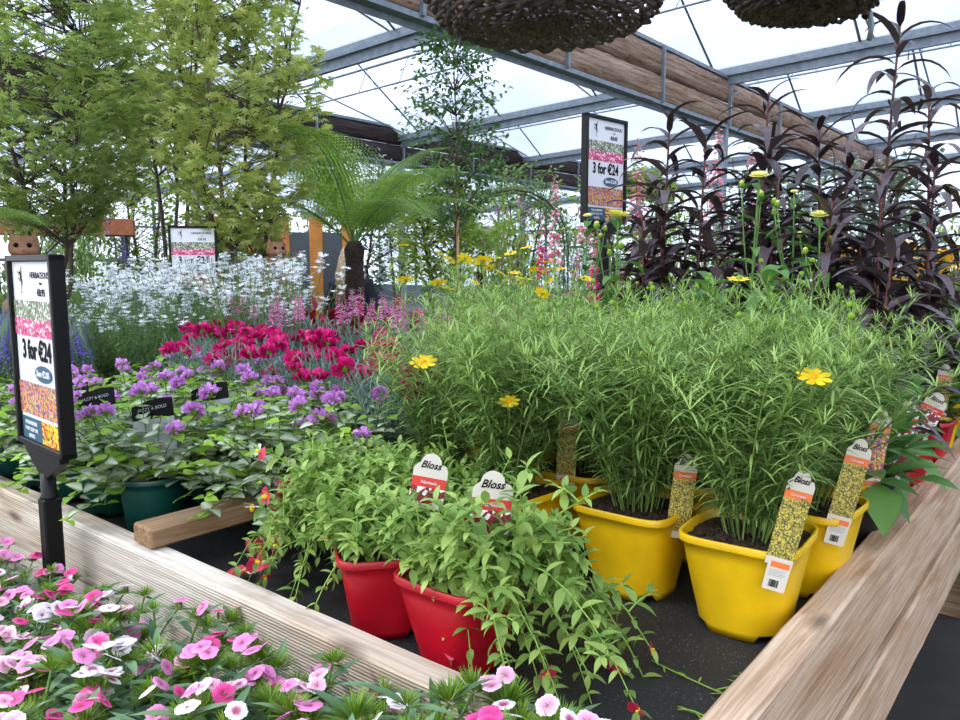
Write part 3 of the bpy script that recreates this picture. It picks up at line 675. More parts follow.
# lower bench in front carrying the sweet williams
fb=thing('plant_table',(0,0,0),'low table with black matting in front of the display bench, under the pink dianthus','table')
mb=MB(); box(mb,(-1.2,.27,.63),(2.4,.66,.02)); ob('table_top',mb.mesh('table_top',M['fabric'],False),fb)
mb=MB(); box(mb,(-1.2,.27,.575),(2.38,.64,.09)); ob('apron',mb.mesh('apron',M['block'],False),fb)
for x in (-2.3,-.1):
    for y in (0.,.54): mb=MB(); box(mb,(0,0,.265),(.06,.06,.53)); ob('leg',mb.mesh('leg',M['block'],False),fb,(x,y,0))
# batten lying across the near rail
mb=MB(); bbox(mb,(0,0,.0195),(.235,.066,.037),.004); tag(ob('timber_batten',mb.mesh('timber_batten',M['block'],False),None,(-1.30,.778,.9045),(0,R(-.3),R(88))),'short brown timber batten lying across the pale rail by the green pots','timber')

# ------------------------------------------------------------------ plant assembly
def potplant(name,loc,label,cat,foliage,pot='yellow',group=None,rot=0,sc=1,flowers=(),base=None,fsc=1.):
    root=thing(name,loc,label,cat,group,(0,0,rot))
    ob('pot',POT[pot],root); ob('soil',SOIL[pot],root); z=POTH[pot]
    o=ob('foliage',foliage,root,(0,0,z),(0,0,0),sc)
    for me,p,ro,s in flowers: ob(me.name.split('.')[0],me,root,(p[0]*sc,p[1]*sc,p[2]*sc+z),ro,s)
    return root
# plant label
def card_outline(w,h):
    pts=[(-w/2,0),(w/2,0),(w/2,h*.86)]
    pts+=[(w/2-.003,h*.905),(w*.33,h*.915)]
    for k in range(9): a_=PI*k/8; pts.append((w*.30*math.cos(a_)-w*.02,h*.915+.0135*math.sin(a_)))
    pts+=[(-w*.36,h*.905),(-w/2+.002,h*.88),(-w/2,h*.86)]
    return pts
def clipz(poly,z0,z1):
    def c(poly,z,keep):
        o=[];n=len(poly)
        for i in range(n):
            p,q=poly[i],poly[(i+1)%n]; a_,b_=keep(p[1]),keep(q[1])
            if a_:o.append(p)
            if a_!=b_: t=(z-p[1])/(q[1]-p[1]); o.append((p[0]+t*(q[0]-p[0]),z))
        return o
    poly=c(poly,z0,lambda k:k>=z0-1e-9); return c(poly,z1,lambda k:k<=z1+1e-9)
CARD={}
def card(kind,w=.046,h=.15):
    if kind in CARD: return CARD[kind]
    band,pic={'cor':(M['orange'],M['pic_cor']),'nem':(M['redband'],M['pic_nem']),'fol':(M['orange'],M['pic_path'])}[kind]
    mb=MB(); o=card_outline(w,h)
    for z0,z1,m_ in ((0,.012,0),(.012,h*.70,2),(h*.70,h*.79,1),(h*.79,h+.05,0)): prism(mb,clipz(o,z0,z1),0,.0008,m_)
    me=mb.mesh('card',[M['cream'],band,pic],False)
    CARD[kind]=me; return me
def bars_mesh():
    mb=MB(); x=-.008; r=sub(77)
    while x<.007: w=r.choice([.0006,.001,.0015]); box(mb,(x+w/2,0,0),(w,.0006,.011)); x+=w+r.choice([.0006,.001])
    return mb.mesh('barcode',M['ink'],False)
BARC=bars_mesh()
def stickmesh():
    mb=MB(); prism(mb,[(-.019,-.045),(.019,-.045),(.02,.004),(-.02,.004)],0,.0007,0); prism(mb,[(-.015,-.009),(.017,-.009),(.017,.0),(-.015,.0)],-.0004,0,1)
    for i in range(4): prism(mb,[(-.015,-.014-i*.0028),(.014-.004*(i%2),-.014-i*.0028),(.014-.004*(i%2),-.013-i*.0028),(-.015,-.013-i*.0028)],-.0003,0,2)
    return mb.mesh('price_sticker',[M['cream'],M['orange'],M['greycard']],False)
STICK=stickmesh()
def add_label(root,kind,loc,rz_,tilt=0,lean=0,sticker=True,sc=1,name2='Coreopsis'):
    if kind!='nem': sc=(.8,1,.92); loc=(loc[0],loc[1],loc[2]+.022)
    q=-root.rotation_euler.z; loc=(loc[0]*math.cos(q)-loc[1]*math.sin(q),loc[0]*math.sin(q)+loc[1]*math.cos(q),loc[2])
    e=ob('plant_label',card(kind),root,loc,(tilt,lean,rz_+q),sc)
    h=.15
    ob('lettering',text_mesh('Bloss',.0135,M['ink'],.35,.95,.0002),e,(-.001,-.0008,h*.9))
    ob('lettering',text_mesh(name2,.0062,M['white'],.2),e,(0,-.0008,h*.745))
    if sticker:
        s_=ob('price_sticker',STICK,e,(.002,-.0012,.006)); ob('barcode',BARC,s_,(-.002,-.0003,-.034)); 
    return e

# coreopsis in yellow pots -------------------------------------------------
Z=.8505
def flowers_on(tips,me,n,seed,s=1.,tilt=.5,dz=.0,top=True):
    r=sub(seed); t=sorted(tips,key=lambda p:-p[2])[:max(n*3,n)] if top else list(tips); r.shuffle(t)
    ms=me if isinstance(me,list) else [me]
    return [(ms[r.integers(len(ms))],(p[0],p[1],p[2]+dz),(r.normal(0,tilt),r.normal(0,tilt),r.uniform(0,6)),s*r.uniform(.85,1.12)) for p in t[:n]]
cg='threadleaf coreopsis plants in yellow pots'
cors=[(-.405,1.155,0,'feathery green coreopsis in the nearest yellow pot beside the right rail'),
      (-.605,1.175,1,'feathery coreopsis in yellow pot, second from the right rail in the front row'),
      (-.385,1.365,2,'feathery coreopsis in yellow pot behind the nearest one along the right rail'),
      (-.60,1.39,0,'feathery coreopsis buried in the second row behind the two front yellow pots'),
      (-.815,1.32,1,'coreopsis in shaded yellow pot with tall orange-banded label, left of the front two'),
      (-.83,1.115,2,'coreopsis in yellow pot half hidden behind the nemesia with red pots'),
      (-1.04,1.17,0,'coreopsis in the leftmost yellow pot, beside the crimson carnations')]
cor_obj=[]
for i,(x,y,k,lb) in enumerate(cors):
    m_,tips=COR[k]; s_=1. if i<4 else .95
    fl=flowers_on(tips,COR_F,[1,0,0,0,1,0,1][i],800+i,.9,.3,.03)+flowers_on(tips,BUD,5,830+i,1,.2,.03)
    cor_obj.append(potplant('coreopsis_plant',(x,y,Z),lb,'plant',m_,'yellow',cg,[.06,.0,-.05,.3,.1,-.08,.1][i],s_,fl))
rows=[(-.41,1.58,1),(-.62,1.6,2),(-.84,1.53,0),(-1.05,1.4,1),(-1.26,1.42,2),(-.63,1.82,0),(-.86,1.76,1),(-1.08,1.64,2),(-1.3,1.66,0),(-1.12,1.87,1)]
rl=['coreopsis foliage in the third row back beside the right rail','coreopsis foliage in the third row, one pot in from the right rail','coreopsis foliage mid-bench behind the orange-banded label','coreopsis foliage behind the leftmost yellow pot',
 'coreopsis foliage at the left rear of the green mass, by the pink yarrow','coreopsis at the back below the pale yellow chrysanthemums','coreopsis at the back in the centre of the green mass','coreopsis at the back near the black sign post','coreopsis at the far left back below the yellow daisies','rearmost coreopsis in front of the black sign post']
for i,(x,y,k) in enumerate(rows):
    m_,tips=COR[k] if i not in (4,8) else CORT
    fl=flowers_on(tips,COR_F,[1,0,0,2,3,0,1,1,4,2][i],860+i,.95,.35,.03)+flowers_on(tips,BUD,5,880+i,1,.2,.03)
    potplant('coreopsis_plant',(x,y,Z),rl[i],'plant',m_,'yellow',cg,i*.9,1 if i not in(4,8) else .92,fl)
for (px_,py_,pz_,k,sz) in ((-.955,1.02,1.226,6,1.35),(-1.23,1.53,1.41,11,1.7),(-.77,1.03,1.173,4,1.0),(-.93,1.35,1.195,9,1.0),(-.295,1.06,1.254,0,1.2),(-1.36,1.39,1.363,11,1.3),(-1.27,1.41,1.357,11,1.3)):
    o=bpy.data.objects['coreopsis_plant'+('.%03d'%k if k else '')]; q=-o.rotation_euler.z; dx,dy=px_-o.location.x,py_-o.location.y
    ob('flower',COR_F,o,(dx*math.cos(q)-dy*math.sin(q),dx*math.sin(q)+dy*math.cos(q),pz_-Z),(.35,.2,0),sz)
lr=R(20)
add_label(cor_obj[0],'cor',(.072,-.083,.112),R(28),R(-3),R(13))
add_label(cor_obj[2],'cor',(.075,-.078,.122),R(28),R(-3),R(13))
add_label(cor_obj[1],'cor',(.088,-.03,.09),R(35),R(-2),R(6),False)
add_label(cor_obj[4],'cor',(.03,-.088,.118),R(30),R(0),R(1))
add_label(cor_obj[5],'cor',(-.01,.05,.13),R(40),R(-3),R(0),False)

# nemesia in red pots ------------------------------------------------------
ng='trailing nemesia in red pots'
nem=[(-.672,.792,1,'bright green trailing nemesia spilling right from the nearest red pot'),
     (-.832,.80,0,'trailing nemesia in the second red pot against the front rail'),
     (-1.0,.93,2,'trailing nemesia with red and white flowers beside the timber batten'),
     (-.89,1.0,0,'nemesia behind the front red pots with foliage over the yellow rims')]
for i,(x,y,k,lb) in enumerate(nem):
    m_,tips=NEM[k]; r=sub(900+i); fl=[]
    low=sorted(tips,key=lambda p:p[2])[:30] if i!=2 else sorted(tips,key=lambda p:p[0]+p[1])[:26]
    fl=flowers_on(low,NEMF,[7,9,34,0][i],910+i,1.9 if i==2 else 1.3,1.2,0,False)
    o=potplant('nemesia_plant',(x,y,Z),lb,'plant',m_,'red',ng,[0,.9,0,2][i],[1,.95,.95,.9][i],fl)
    if i==0: add_label(o,'nem',(.058,-.03,.112),R(38),R(-3),R(6),False,1.15,'Nemesia')
    if i==1: add_label(o,'nem',(.07,-.01,.115),R(36),R(-5),R(10),False,1.1,'Nemesia')

# sweet williams in the front ----------------------------------------------
dg='pink and white dianthus on the front table'
k=0
for j,(y,xs) in enumerate([(.56,np.arange(-1.98,-.24,.142)),(.42,np.arange(-1.5,-.24,.142)),(.285,np.arange(-1.2,-.4,.142))]):
    for i,x in enumerate(xs):
        r=sub(1000+k); m_,heads=DIA[k%3]; fl=[]
        for (e,hr) in heads:
            c_=r.choice([0,0,0,1,3,3,4,4,2]); nf=r.choice([0,1,2,3,5]) if j else r.choice([0,1,2,3,4] if x>-.75 else [0,0,1,2,2,3])
            for q in range(nf):
                a_=r.uniform(0,2*PI); rr=hr*.95*math.sqrt(r.random()); t_=r.uniform(.1,.6)
                fl.append((DIAF[c_ if r.random()<.75 else r.integers(5)],(e[0]+rr*math.cos(a_),e[1]+rr*math.sin(a_),e[2]+hr*1.15-rr*.35),(t_*-math.sin(a_)*1.2+.25,t_*math.cos(a_)*1.2,r.uniform(0,6)),r.uniform(.85,1.1)))
        row=['against the plank side of the bench','in the middle row of the front table','at the near edge of the front table'][j]
        n_=len(xs); pos='%s from the right'%(['first','second','third','fourth','fifth','sixth','seventh','eighth','ninth','tenth','eleventh','twelfth','thirteenth'][n_-1-i])
        z=-.135+ (0 if j==0 else .0)+.745
        zz=.6405
        potplant('dianthus_plant',(x+r.normal(0,.008),y-.03*(j==0)+r.normal(0,.006),zz),'pink and white dianthus %s, %s'%(row,pos),'plant',m_,'black',dg,r.uniform(0,6),float(np.interp(x,[-1.6,-1.25,-1.0,-.7,-.37],[.62,.78,1.0,1.06,1.32]))*[1,1.08,1.12][j],fl)
        k+=1

# lamium -------------------------------------------------------------------
lg='silver-leaved lamium in dark green pots'
lam=[]
k=0
for j,(y,xs) in enumerate([(.785,[-2.22,-2.05,-1.88,-1.71,-1.53,-1.33,-1.16]),(.97,[-2.15,-1.97,-1.79,-1.60,-1.42,-1.23]),(1.14,[-2.1,-1.9,-1.72,-1.54,-1.36]),(1.31,[-2.3,-2.1,-1.9])]):
    for i,x in enumerate(xs):
        if j==0 and i>=5: 
            if i==5: y_=.93; x=-1.30
            else: continue
        else: y_=y
        if j==1 and i==5: x=-1.2; y_=1.09
        r=sub(1200+k); m_,heads=LAM[k%3]; fl=flowers_on(heads,LAMF,r.integers(3,7),1230+k,1.1,.3,.012)
        zb=Z if not (j==0 and i==5) else Z
        words=['first','second','third','fourth','fifth','sixth','seventh']
        row=['nearest the rail','second row back','third row back','rearmost row'][j]
        o=potplant('lamium_plant',(x+r.normal(0,.006),y_+.02,zb),'lamium with silver leaves and mauve flower heads, %s, %s from the left'%(row,words[i]),'plant',m_,'teal',lg,r.uniform(0,6),1.,fl)
        lam.append(o); k+=1
add_label(bpy.data.objects['lavender_plant.002'],'nem',(.0,.0,.19),R(36),R(-5),R(2),False,1.0,'Nemesia') if 0 else None
def lam_label():
    mb=MB(); w=.075;h=.09; top=[(w/2-w*i/10,h+.014*math.sin(PI*(1-i/10)*.55+.35)) for i in range(11)]
    o=[(-w/2,0),(w/2,0)]+top; prism(mb,clipz(o,0,h*.78),0,.0008,0); prism(mb,clipz(o,h*.78,h*2),0,.0008,1); return mb.mesh('plant_label',[M['greycard'],M['ink']],False)
LL=lam_label()
for idx,(lx,ly) in ((2,(-.0,.0)),(3,(.0,.02)),(4,(.02,.03)),(9,(0,0))):
    e=ob('plant_label',LL,lam[idx],(lx,ly,.155),(R(-14),R(-10),R(35)-lam[idx].rotation_euler.z),1.2); ob('lettering',text_mesh('JAZZY & BOLD',.008,M['greycard'],.1),e,(0,-.0008,.088),(0,R(-3),0))

# carnations, betony, lavender, gaura, heuchera, yarrow ---------------------
k=0
for j,(y,xs) in enumerate([(1.2,[-1.2]),(1.31,[-2.16,-1.98,-1.8,-1.65,-1.5,-1.35]),(1.5,[-2.42,-2.24,-2.04,-1.84,-1.64])]):
    for i,x in enumerate(xs):
        m_,tips=CARN[k%2]; r=sub(1300+k); fl=flowers_on(tips,CRIMF,7 if j else 5,1300+k,1.08,.4,.0,j==2)
        words=['first','second','third','fourth','fifth','sixth']
        potplant('carnation_plant',(x,y,Z),'crimson carnation with blue-grey leaves, %s, %s from the left'%(['beside the nemesia','nearer row','farther row'][j],words[i]) if j else 'crimson carnation with blue-grey leaves, nearest, at the right end behind the lamium','plant',m_,'black','crimson carnations behind the lamium',r.uniform(0,6),1.,fl); k+=1
for i,(x,y) in enumerate([(-2.25,1.66),(-2.05,1.67),(-1.86,1.68),(-1.68,1.66),(-1.47,1.62)]):
    m_,tips=CARN[i%2]; fl=flowers_on(tips,BETO,7,1340+i,1.15,.12,-.01)
    potplant('betony_plant',(x,y,Z),'betony with upright pink-mauve flower spikes behind the carnations, %s from the left'%['first','second','third','fourth','fifth'][i],'plant',m_,'black','pink betony spikes',i,1.24,fl)
LAVF=grassy(551,50,.2,.12,'gau',.04,.08,'greenstem')
for i,(x,y) in enumerate([(-2.8,1.1),(-2.55,1.0),(-3.2,1.0),(-2.95,1.0),(-2.45,.82),(-2.66,.82),(-3.1,1.14),(-2.86,.8)]):
    fl=flowers_on(LAVF[1],LAVS,48,1360+i,1.7,.15,-.02)
    potplant('lavender_plant',(x,y,Z),'violet-blue lavender left behind the black sale sign, %s'%['centre of the clump','nearest the lamium','far left of the clump','behind the sign frame','nearest the rail, right','nearest the rail, middle','rear left of the clump','nearest the rail, left'][i],'plant',LAVF[0],'black','lavender beside the sale sign',i,1.,fl)
k=0
for j,(y0,xs) in enumerate([(1.38,[-3.1,-2.85,-2.62]),(1.62,[-3.5,-3.2,-2.9,-2.6,-2.35]),(1.95,[-3.7,-3.4,-3.1,-2.8,-2.5,-2.2]),(2.3,[-3.6,-3.3,-3.0,-2.7,-2.4,-2.1])]):
    xs=[x for x in xs if -x/y0>1.27]
    for i,x in enumerate(xs):
        fo,fw_=GAU[k%2]; r=sub(1400+k); o=potplant('gaura_plant',(x,y0+.25*(x+2.9)*-.2,Z),'white gaura of airy flower wands, %s row, %s from the left'%(['front','second','third','rear'][j],['first','second','third','fourth','fifth','sixth'][i]),'plant',fo,'black','white gaura at the back of the bench',r.uniform(0,6),[.85,.95,1.02,1.06][j])
        ob('flower_sprays',fw_,o,(0,0,.104),(0,0,0),[.85,.95,1.02,1.06][j]); k+=1
for i,(x,y) in enumerate([(-2.28,1.9),(-2.02,1.84),(-2.2,2.16)]):
    potplant('heuchera_plant',(x,y,Z),'dark crimson heuchera behind the pink spikes, %s'%['leftmost','rightmost','rear one'][i],'plant',HEU,'black','crimson foliage plants',i,1.8)
YAR=grassy(561,40,.24,.09,'gau',.05,.1,'greenstem')
for i,(x,y) in enumerate([(-1.52,1.87),(-1.45,2.02),(-1.7,1.92),(-1.28,2.1)]):
    fl=flowers_on(YAR[1],YARF+[PINKC],9,1450+i,1.2,.2,.0)
    potplant('yarrow_plant',(x,y,Z),'pink yarrow among the coreopsis edge, %s'%['nearest the carnations','behind the nearest one','beside the crimson heuchera','deepest in the green mass'][i],'plant',YAR[0],'black','pink yarrow',i,1.12,fl)
# dark leaved lobelias ------------------------------------------------------
dk=[(-.50,2.33,1.12,'tallest dark-leaved lobelia stem, reaching up to the sprinkler'),(-.43,2.66,1.0,'tall dark-leaved lobelia stem nearest the right edge'),(-.94,2.16,.82,'dark lobelia stem just right of the white sale sign'),
    (-1.07,2.2,.92,'slim dark lobelia stem behind the sale sign, leftmost tall one'),(-.84,2.38,.98,'dark lobelia between the sale sign and the chrysanthemums'),(-.66,2.38,.86,'dark lobelia with broad tuft right of the chrysanthemums'),
    (-1.17,2.33,.7,'short dark lobelia close behind the sign post'),(-.75,2.2,.7,'short dark lobelia behind the pale yellow daisy'),(-.57,2.05,.62,'short dark lobelia in the middle of the tall group'),(-.45,2.12,.66,'short dark lobelia low beside the red pots'),(-.38,2.33,.72,'dark lobelia hanging over the orange rudbeckia'),(-.40,1.92,.5,'low dark lobelia at the rail beside the red pots'),
    (-.9,2.55,.86,'dark lobelia at the rear in front of the foxgloves'),(-.68,2.6,.8,'dark lobelia at the rear of the tall group'),(-1.02,2.0,.6,'low dark lobelia right beside the black sign post')]
for i,(x,y,h,lb) in enumerate(dk):
    me=darkplant(1500+i,h*.94,nl=int(h/.019),L=.2,W=.032,bend=(-.05 if i==1 else 0)); o=potplant('dark_lobelia',(x,y,Z),lb,'plant',me,'redbig' if i not in (2,3,4) else 'blacksq','dark-leaved lobelias',0)
    if h>.6 and i not in (0,1):
        pass
    r=sub(1560+i)
    for q in range(2 if i>1 else 3):
        h2=h*r.uniform(.5,.85) if i>1 else h*r.uniform(.3,.5); m2=darkplant(1600+i*5+q,h2,nl=int(h2/.02),L=.19,W=.032); ob('side_shoot',m2,o,(r.uniform(-.05,.05),r.uniform(-.05,.05),.134),(r.normal(0,.06),r.normal(0,.06),0))
# pale yellow chrysanthemums
CHF=daisy(22,.021,.0065,eye=.007,eyeh=.006,cup=.35,layers=2,mats=[M['daisy'],M['daisyeye'],M['greenstem']]); CHB=MB(); lathe(CHB,[(.002,-.006),(.007,-.002),(.008,.004),(.005,.008),(.001,.009)],10,0); lathe(CHB,[(.0055,.006),(.006,.010),(.002,.013)],8,1); CHB=CHB.mesh('bud',[M['lam2'],M['daisy']])
ch=[(-.955,1.715,.53,1.35,'pale yellow chrysanthemum with a wide open bloom in front of the sale sign'),(-.735,2.03,.64,1.1,'pale yellow chrysanthemum standing highest right of the sale sign'),(-.56,2.03,.535,1.0,'pale yellow chrysanthemum with half open bloom among the dark stems'),(-.64,2.08,.60,.45,'small budded chrysanthemum between the two pale blooms'),(-1.22,2.0,.56,.6,'pale yellow chrysanthemum left of the sale sign')]
for i,(x,y,h,fs,lb) in enumerate(ch):
    me=darkplant(1700+i,h,nl=15,L=.1,W=.03,leafmat_='green',r0=.004,stemm='greenstem'); r=sub(1720+i)
    o=potplant('chrysanthemum_plant',(x,y,Z),lb,'plant',me,'blacksq','pale yellow chrysanthemums')
    nv=len(me.vertices); tip=None
    rr=sub(1700+i); tip=(rr.normal(0,.02),rr.normal(0,.02),h+.134)
    ob('flower',CHF,o,tip,(.3 if i else -.1,.1,0),fs)
    for q in range(3): 
        bx_=(tip[0]+r.uniform(-.06,.06),tip[1]+r.uniform(-.06,.06),tip[2]-r.uniform(.02,.1)); mb=MB(); tube(mb,bez((0,0,.134+h*.55),(bx_[0]*.6,bx_[1]*.6,.134+h*.65),bx_,6),.0018,5); ob('side_shoot',mb.mesh('side_shoot',M['greenstem']),o); ob('bud',CHB,o,bx_,(0,0,0),1)
# foxgloves
fxp=[(-1.59,2.4,.42,0),(-1.45,2.75,.58,0),(-1.15,2.8,.62,1),(-1.0,2.72,.5,0),(-1.3,2.5,.44,1),(-1.5,2.55,.36,1),(-1.34,2.26,.22,2),(-1.62,2.65,.5,1),(-1.1,2.6,.46,0),(-1.75,2.55,.3,2)]
FXL=mound(720,120,.14,.2,'green',.45,.09,jit=.4)
fxl=['pink foxglove spike standing left of the sale sign','tall pink foxglove behind the right edge of the sale sign','tallest pink foxglove below the timber frieze','pink foxglove among the dark lobelias','pink foxglove directly behind the sale sign','pink foxglove low left of the sign post','hot pink foxglove low beside the sign post','pink foxglove at the left rear of the group','pink foxglove between sign and dark lobelias','hot pink foxglove far left, close to the rudbeckia']
for i,(x,y,h,k_) in enumerate(fxp):
    o=potplant('foxglove_plant',(x,y,Z),fxl[i],'plant',FXL,'blacksq','pink foxgloves'); mb=MB(); tube(mb,[(0,0,.13),(.005,0,.13+h*.5),(0,0,.15+h)],[.005,.004,.003],6); ob('flower_stem',mb.mesh('flower_stem',M['greenstem']),o)
    ob('flower_spike',FOXS[k_],o,(0,0,.13+h),(0,0,i),(.95,.95,.95)); ob('flower_spike',FOXS[k_],o,(.05,.03,.03+h*.8),(.1,.12,i+2),.75)
# right edge: rudbeckias, red and yellow pots with labels
RUD=daisy(12,.022,.009,eye=.006,eyeh=.008,cup=.0,mats=[M['opetal'],M['tree_bark'],M['greenstem']],stem=.05)
RUF=grassy(571,36,.34,.14,'green',.07,.2,'greenstem')
for i,(x,y) in enumerate([(-.36,2.9),(-.42,3.15),(-.6,3.0),(-.36,3.4),(-.7,3.3)]):
    fl=flowers_on(RUF[1],RUD,12,1800+i,1.5,.4,.02); potplant('rudbeckia_plant',(x,y,Z),'orange-yellow rudbeckia at the far right corner, %s'%['nearest','second nearest','behind the dark lobelias','rearmost by the rail','rearmost, farthest in'][i],'plant',RUF[0],'yellow','orange rudbeckias',i,1.28,fl)
for i,(x,y) in enumerate([(-1.8,2.45),(-2.0,2.7)]):
    fl=flowers_on(RUF[1],COR_F,7,1830+i,1.6,.4,.02); potplant('rudbeckia_plant',(x,y,Z),['yellow daisy plant left of the foxgloves','yellow daisy plant behind the crimson heuchera'][i],'plant',RUF[0],'yellow',None,i,1.05,fl)
BL=mound(730,80,.12,.2,'green',.6,.095,jit=.6)
o1=potplant('leafy_plant',(-.39,1.6,Z),'broad-leaved plant in black pot at the right rail, leaves hanging over the wood','plant',BL,'blacksq',None,.4,1.); 
add_label(o1,'fol',(.07,-.07,.13),R(30),R(-3),R(8),True)
o2=potplant('leafy_plant',(-.395,1.79,Z),'broad-leaved plant in deep red pot at the right rail','plant',BL,'redbig',None,1.4,.9); add_label(o2,'nem',(.07,-.06,.13),R(30),R(-5),R(14),True)
o3=potplant('leafy_plant',(-.39,2.0,Z),'leafy plant in red pot with leaning pink labels at the right rail','plant',BL,'redbig',None,2.4,.75); add_label(o3,'nem',(.06,-.07,.13),R(20),R(-5),R(24),False)
o4=potplant('leafy_plant',(-.385,2.42,Z),'leafy plant in yellow pot at the right rail before the rudbeckias','plant',BL,'yellow',None,.3,.75); add_label(o4,'cor',(.05,-.07,.13),R(20),R(-5),R(6),True)
for i,(x,y,h) in enumerate([(-.5,1.55,.40),(-.72,1.68,.38)]):
    potplant('leafy_plant',(x,y,Z),['broad bright leaves rising above the nearest coreopsis','broad green leaves rising above the second coreopsis'][i],'plant',darkplant(1900+i,h,nl=20,L=.11,W=.048,leafmat_='green',stemm='greenstem',r0=.004,upper=.5),'blacksq',None,i)
# cut stems lying on the fabric
mb=MB(); r=sub(33)
for a_,b_,c_ in (((-.46,.95,.853),(-.40,.93,.857),(-.35,.93,.853)),((-.36,.935,.853),(-.33,.96,.86),(-.345,.99,.853)),((-.38,.86,.853),(-.36,.87,.858),(-.335,.86,.853))):
    P_=bez(a_,b_,c_,7); tube(mb,P_,.0012,4,1); place_leaves(mb,blade(1,.14,3,.3),P_[1:],np.array([[r.normal(),r.normal(),.1] for _ in P_[1:]]),None,.018)
tag(ob('cut_sprig',mb.mesh('cut_sprig',[M['lam2'],M['nemstem']])),'limp green cut sprig lying on the black fabric near the corner','sprig')

# ------------------------------------------------------------------ sale signs
def picgen(w,h,m,name='photo_print'):
    mb=MB(); prism(mb,[(-w/2,-h/2),(w/2,-h/2),(w/2,h/2),(-w/2,h/2)],0,.0012); return mb.mesh(name,m,False)
def sale_sign(loc,rz_,label,post,standoff=0,base=False,post2=0):
    s=thing('sale_sign',loc,label,'sign','framed 3 for €24 sale signs',(0,0,rz_)); w,h,d=.236,.36,.026
    mb=MB()
    for c_,z_ in (((0,0,h/2-.006),(w,d,.012)),((0,0,-h/2+.006),(w,d,.012)),((-w/2+.006,0,0),(.012,d,h)),((w/2-.006,0,0),(.012,d,h))): bbox(mb,c_,z_,.002)
    box(mb,(0,d*.3,0),(w-.02,.005,h-.02)); ob('frame',mb.mesh('frame',M['blackp'],False),s)
    p=ob('poster',picgen(w-.022,h-.022,M['white'],'poster'),s,(0,-.004,0)); y=-.0015; W=w-.024
    def pic(cx,cz,ww,hh,m): ob('photo_print',picgen(ww,hh,m),p,(cx,y,cz))
    def tx(t,sz,x,z,m,xs=1.,b=0,y_=y): ob('lettering',text_mesh(t,sz,m,0,xs,b),p,(x,y_,z))
    tx('HERBACEOUS',.0165,.04,.143,M['ink'],.95); tx('9cm',.008,.045,.129,M['ink']); tx('€8.95',.018,.045,.112,M['ink'],.95,.0002)
    # small line-drawn bird mark
    mb=MB()
    for a_,b_,t_ in (((-.012,.014),(-.004,.012),.002),((-.006,.016),(-.001,-.006),.006),((-.001,-.004),(-.006,-.016),.0018),((-.016,.006),(-.007,.0),.0022),((-.018,.016),(-.012,.010),.0014),((-.006,-.016),(-.001,-.02),.0016),((-.002,.016),(-.001,.024),.0025)):
        a1=np.array(a_);b1=np.array(b_);d_=unit(b1-a1);n_=np.array([-d_[1],d_[0]])*t_/2; prism(mb,[tuple(a1+n_),tuple(a1-n_),tuple(b1-n_*.5),tuple(b1+n_*.5)],-.0004,0)
    ob('bird_logo',mb.mesh('bird_logo',M['ink'],False),p,(-.052,y,.132),(0,0,0),1.15)
    pic(0,.064,W,.066,M['pic_garden']); tx('3 for €24',.05,0,.004,M['ink'],.76,.0013)
    mb=MB(); c_,s_=ring_pts(28); prism(mb,[(.042*a_,.0155*b_) for a_,b_ in zip(c_,s_)],-.0008,0); ob('price_badge',mb.mesh('price_badge',M['tealink'],False),p,(.03,y,-.036))
    tx('Save €2.85',.0165,.03,-.036,M['white'],.9,.0004,y-.001)
    pic(0,-.088,W,.062,M['pic_path']); pic(-.05,-.148,W/2-.003,.044,M['tealink']); pic(.054,-.148,W/2-.004,.044,M['pic_yel'])
    for i,t in enumerate(('FOR BORDERS','THAT KEEP ON','GIVING')): tx(t,.0098,-.05,-.136-.0125*i,M['white'],1.,.0002,y-.0014)
    mb=MB(); prism(mb,[(-.09,0),(.09,0),(.09,-.012),(.02,-.05),(-.02,-.05),(-.09,-.012)],-.008,.008); ob('bracket',mb.mesh('bracket',M['blackp'],False),s,(0,0,-h/2))
    mb=MB(); lathe(mb,[(.0135,0),(.0135,-.04),(.016,-.043),(.016,-.05)],14); ob('neck',mb.mesh('neck',M['blackp']),s,(0,0,-h/2-.045))
    mb=MB(); bbox(mb,(0,0,-post/2),(.032,.032,post),.003); ob('post',mb.mesh('post',M['blackp'],False),s,(0,0,-h/2-.092))
    return s
sale_sign((-1.527,.60,1.238),R(-4),'large black-framed 3 for €24 sale sign on a square post before the rail',.218)
sale_sign((-1.395,2.41,1.722),R(84),'black-framed 3 for €24 sale sign standing among foxgloves and dark lobelias',.597)
sale_sign((-3.72,2.24,1.42),R(56),'distant black-framed 3 for €24 sale sign behind the white gaura, under the maples',.296)

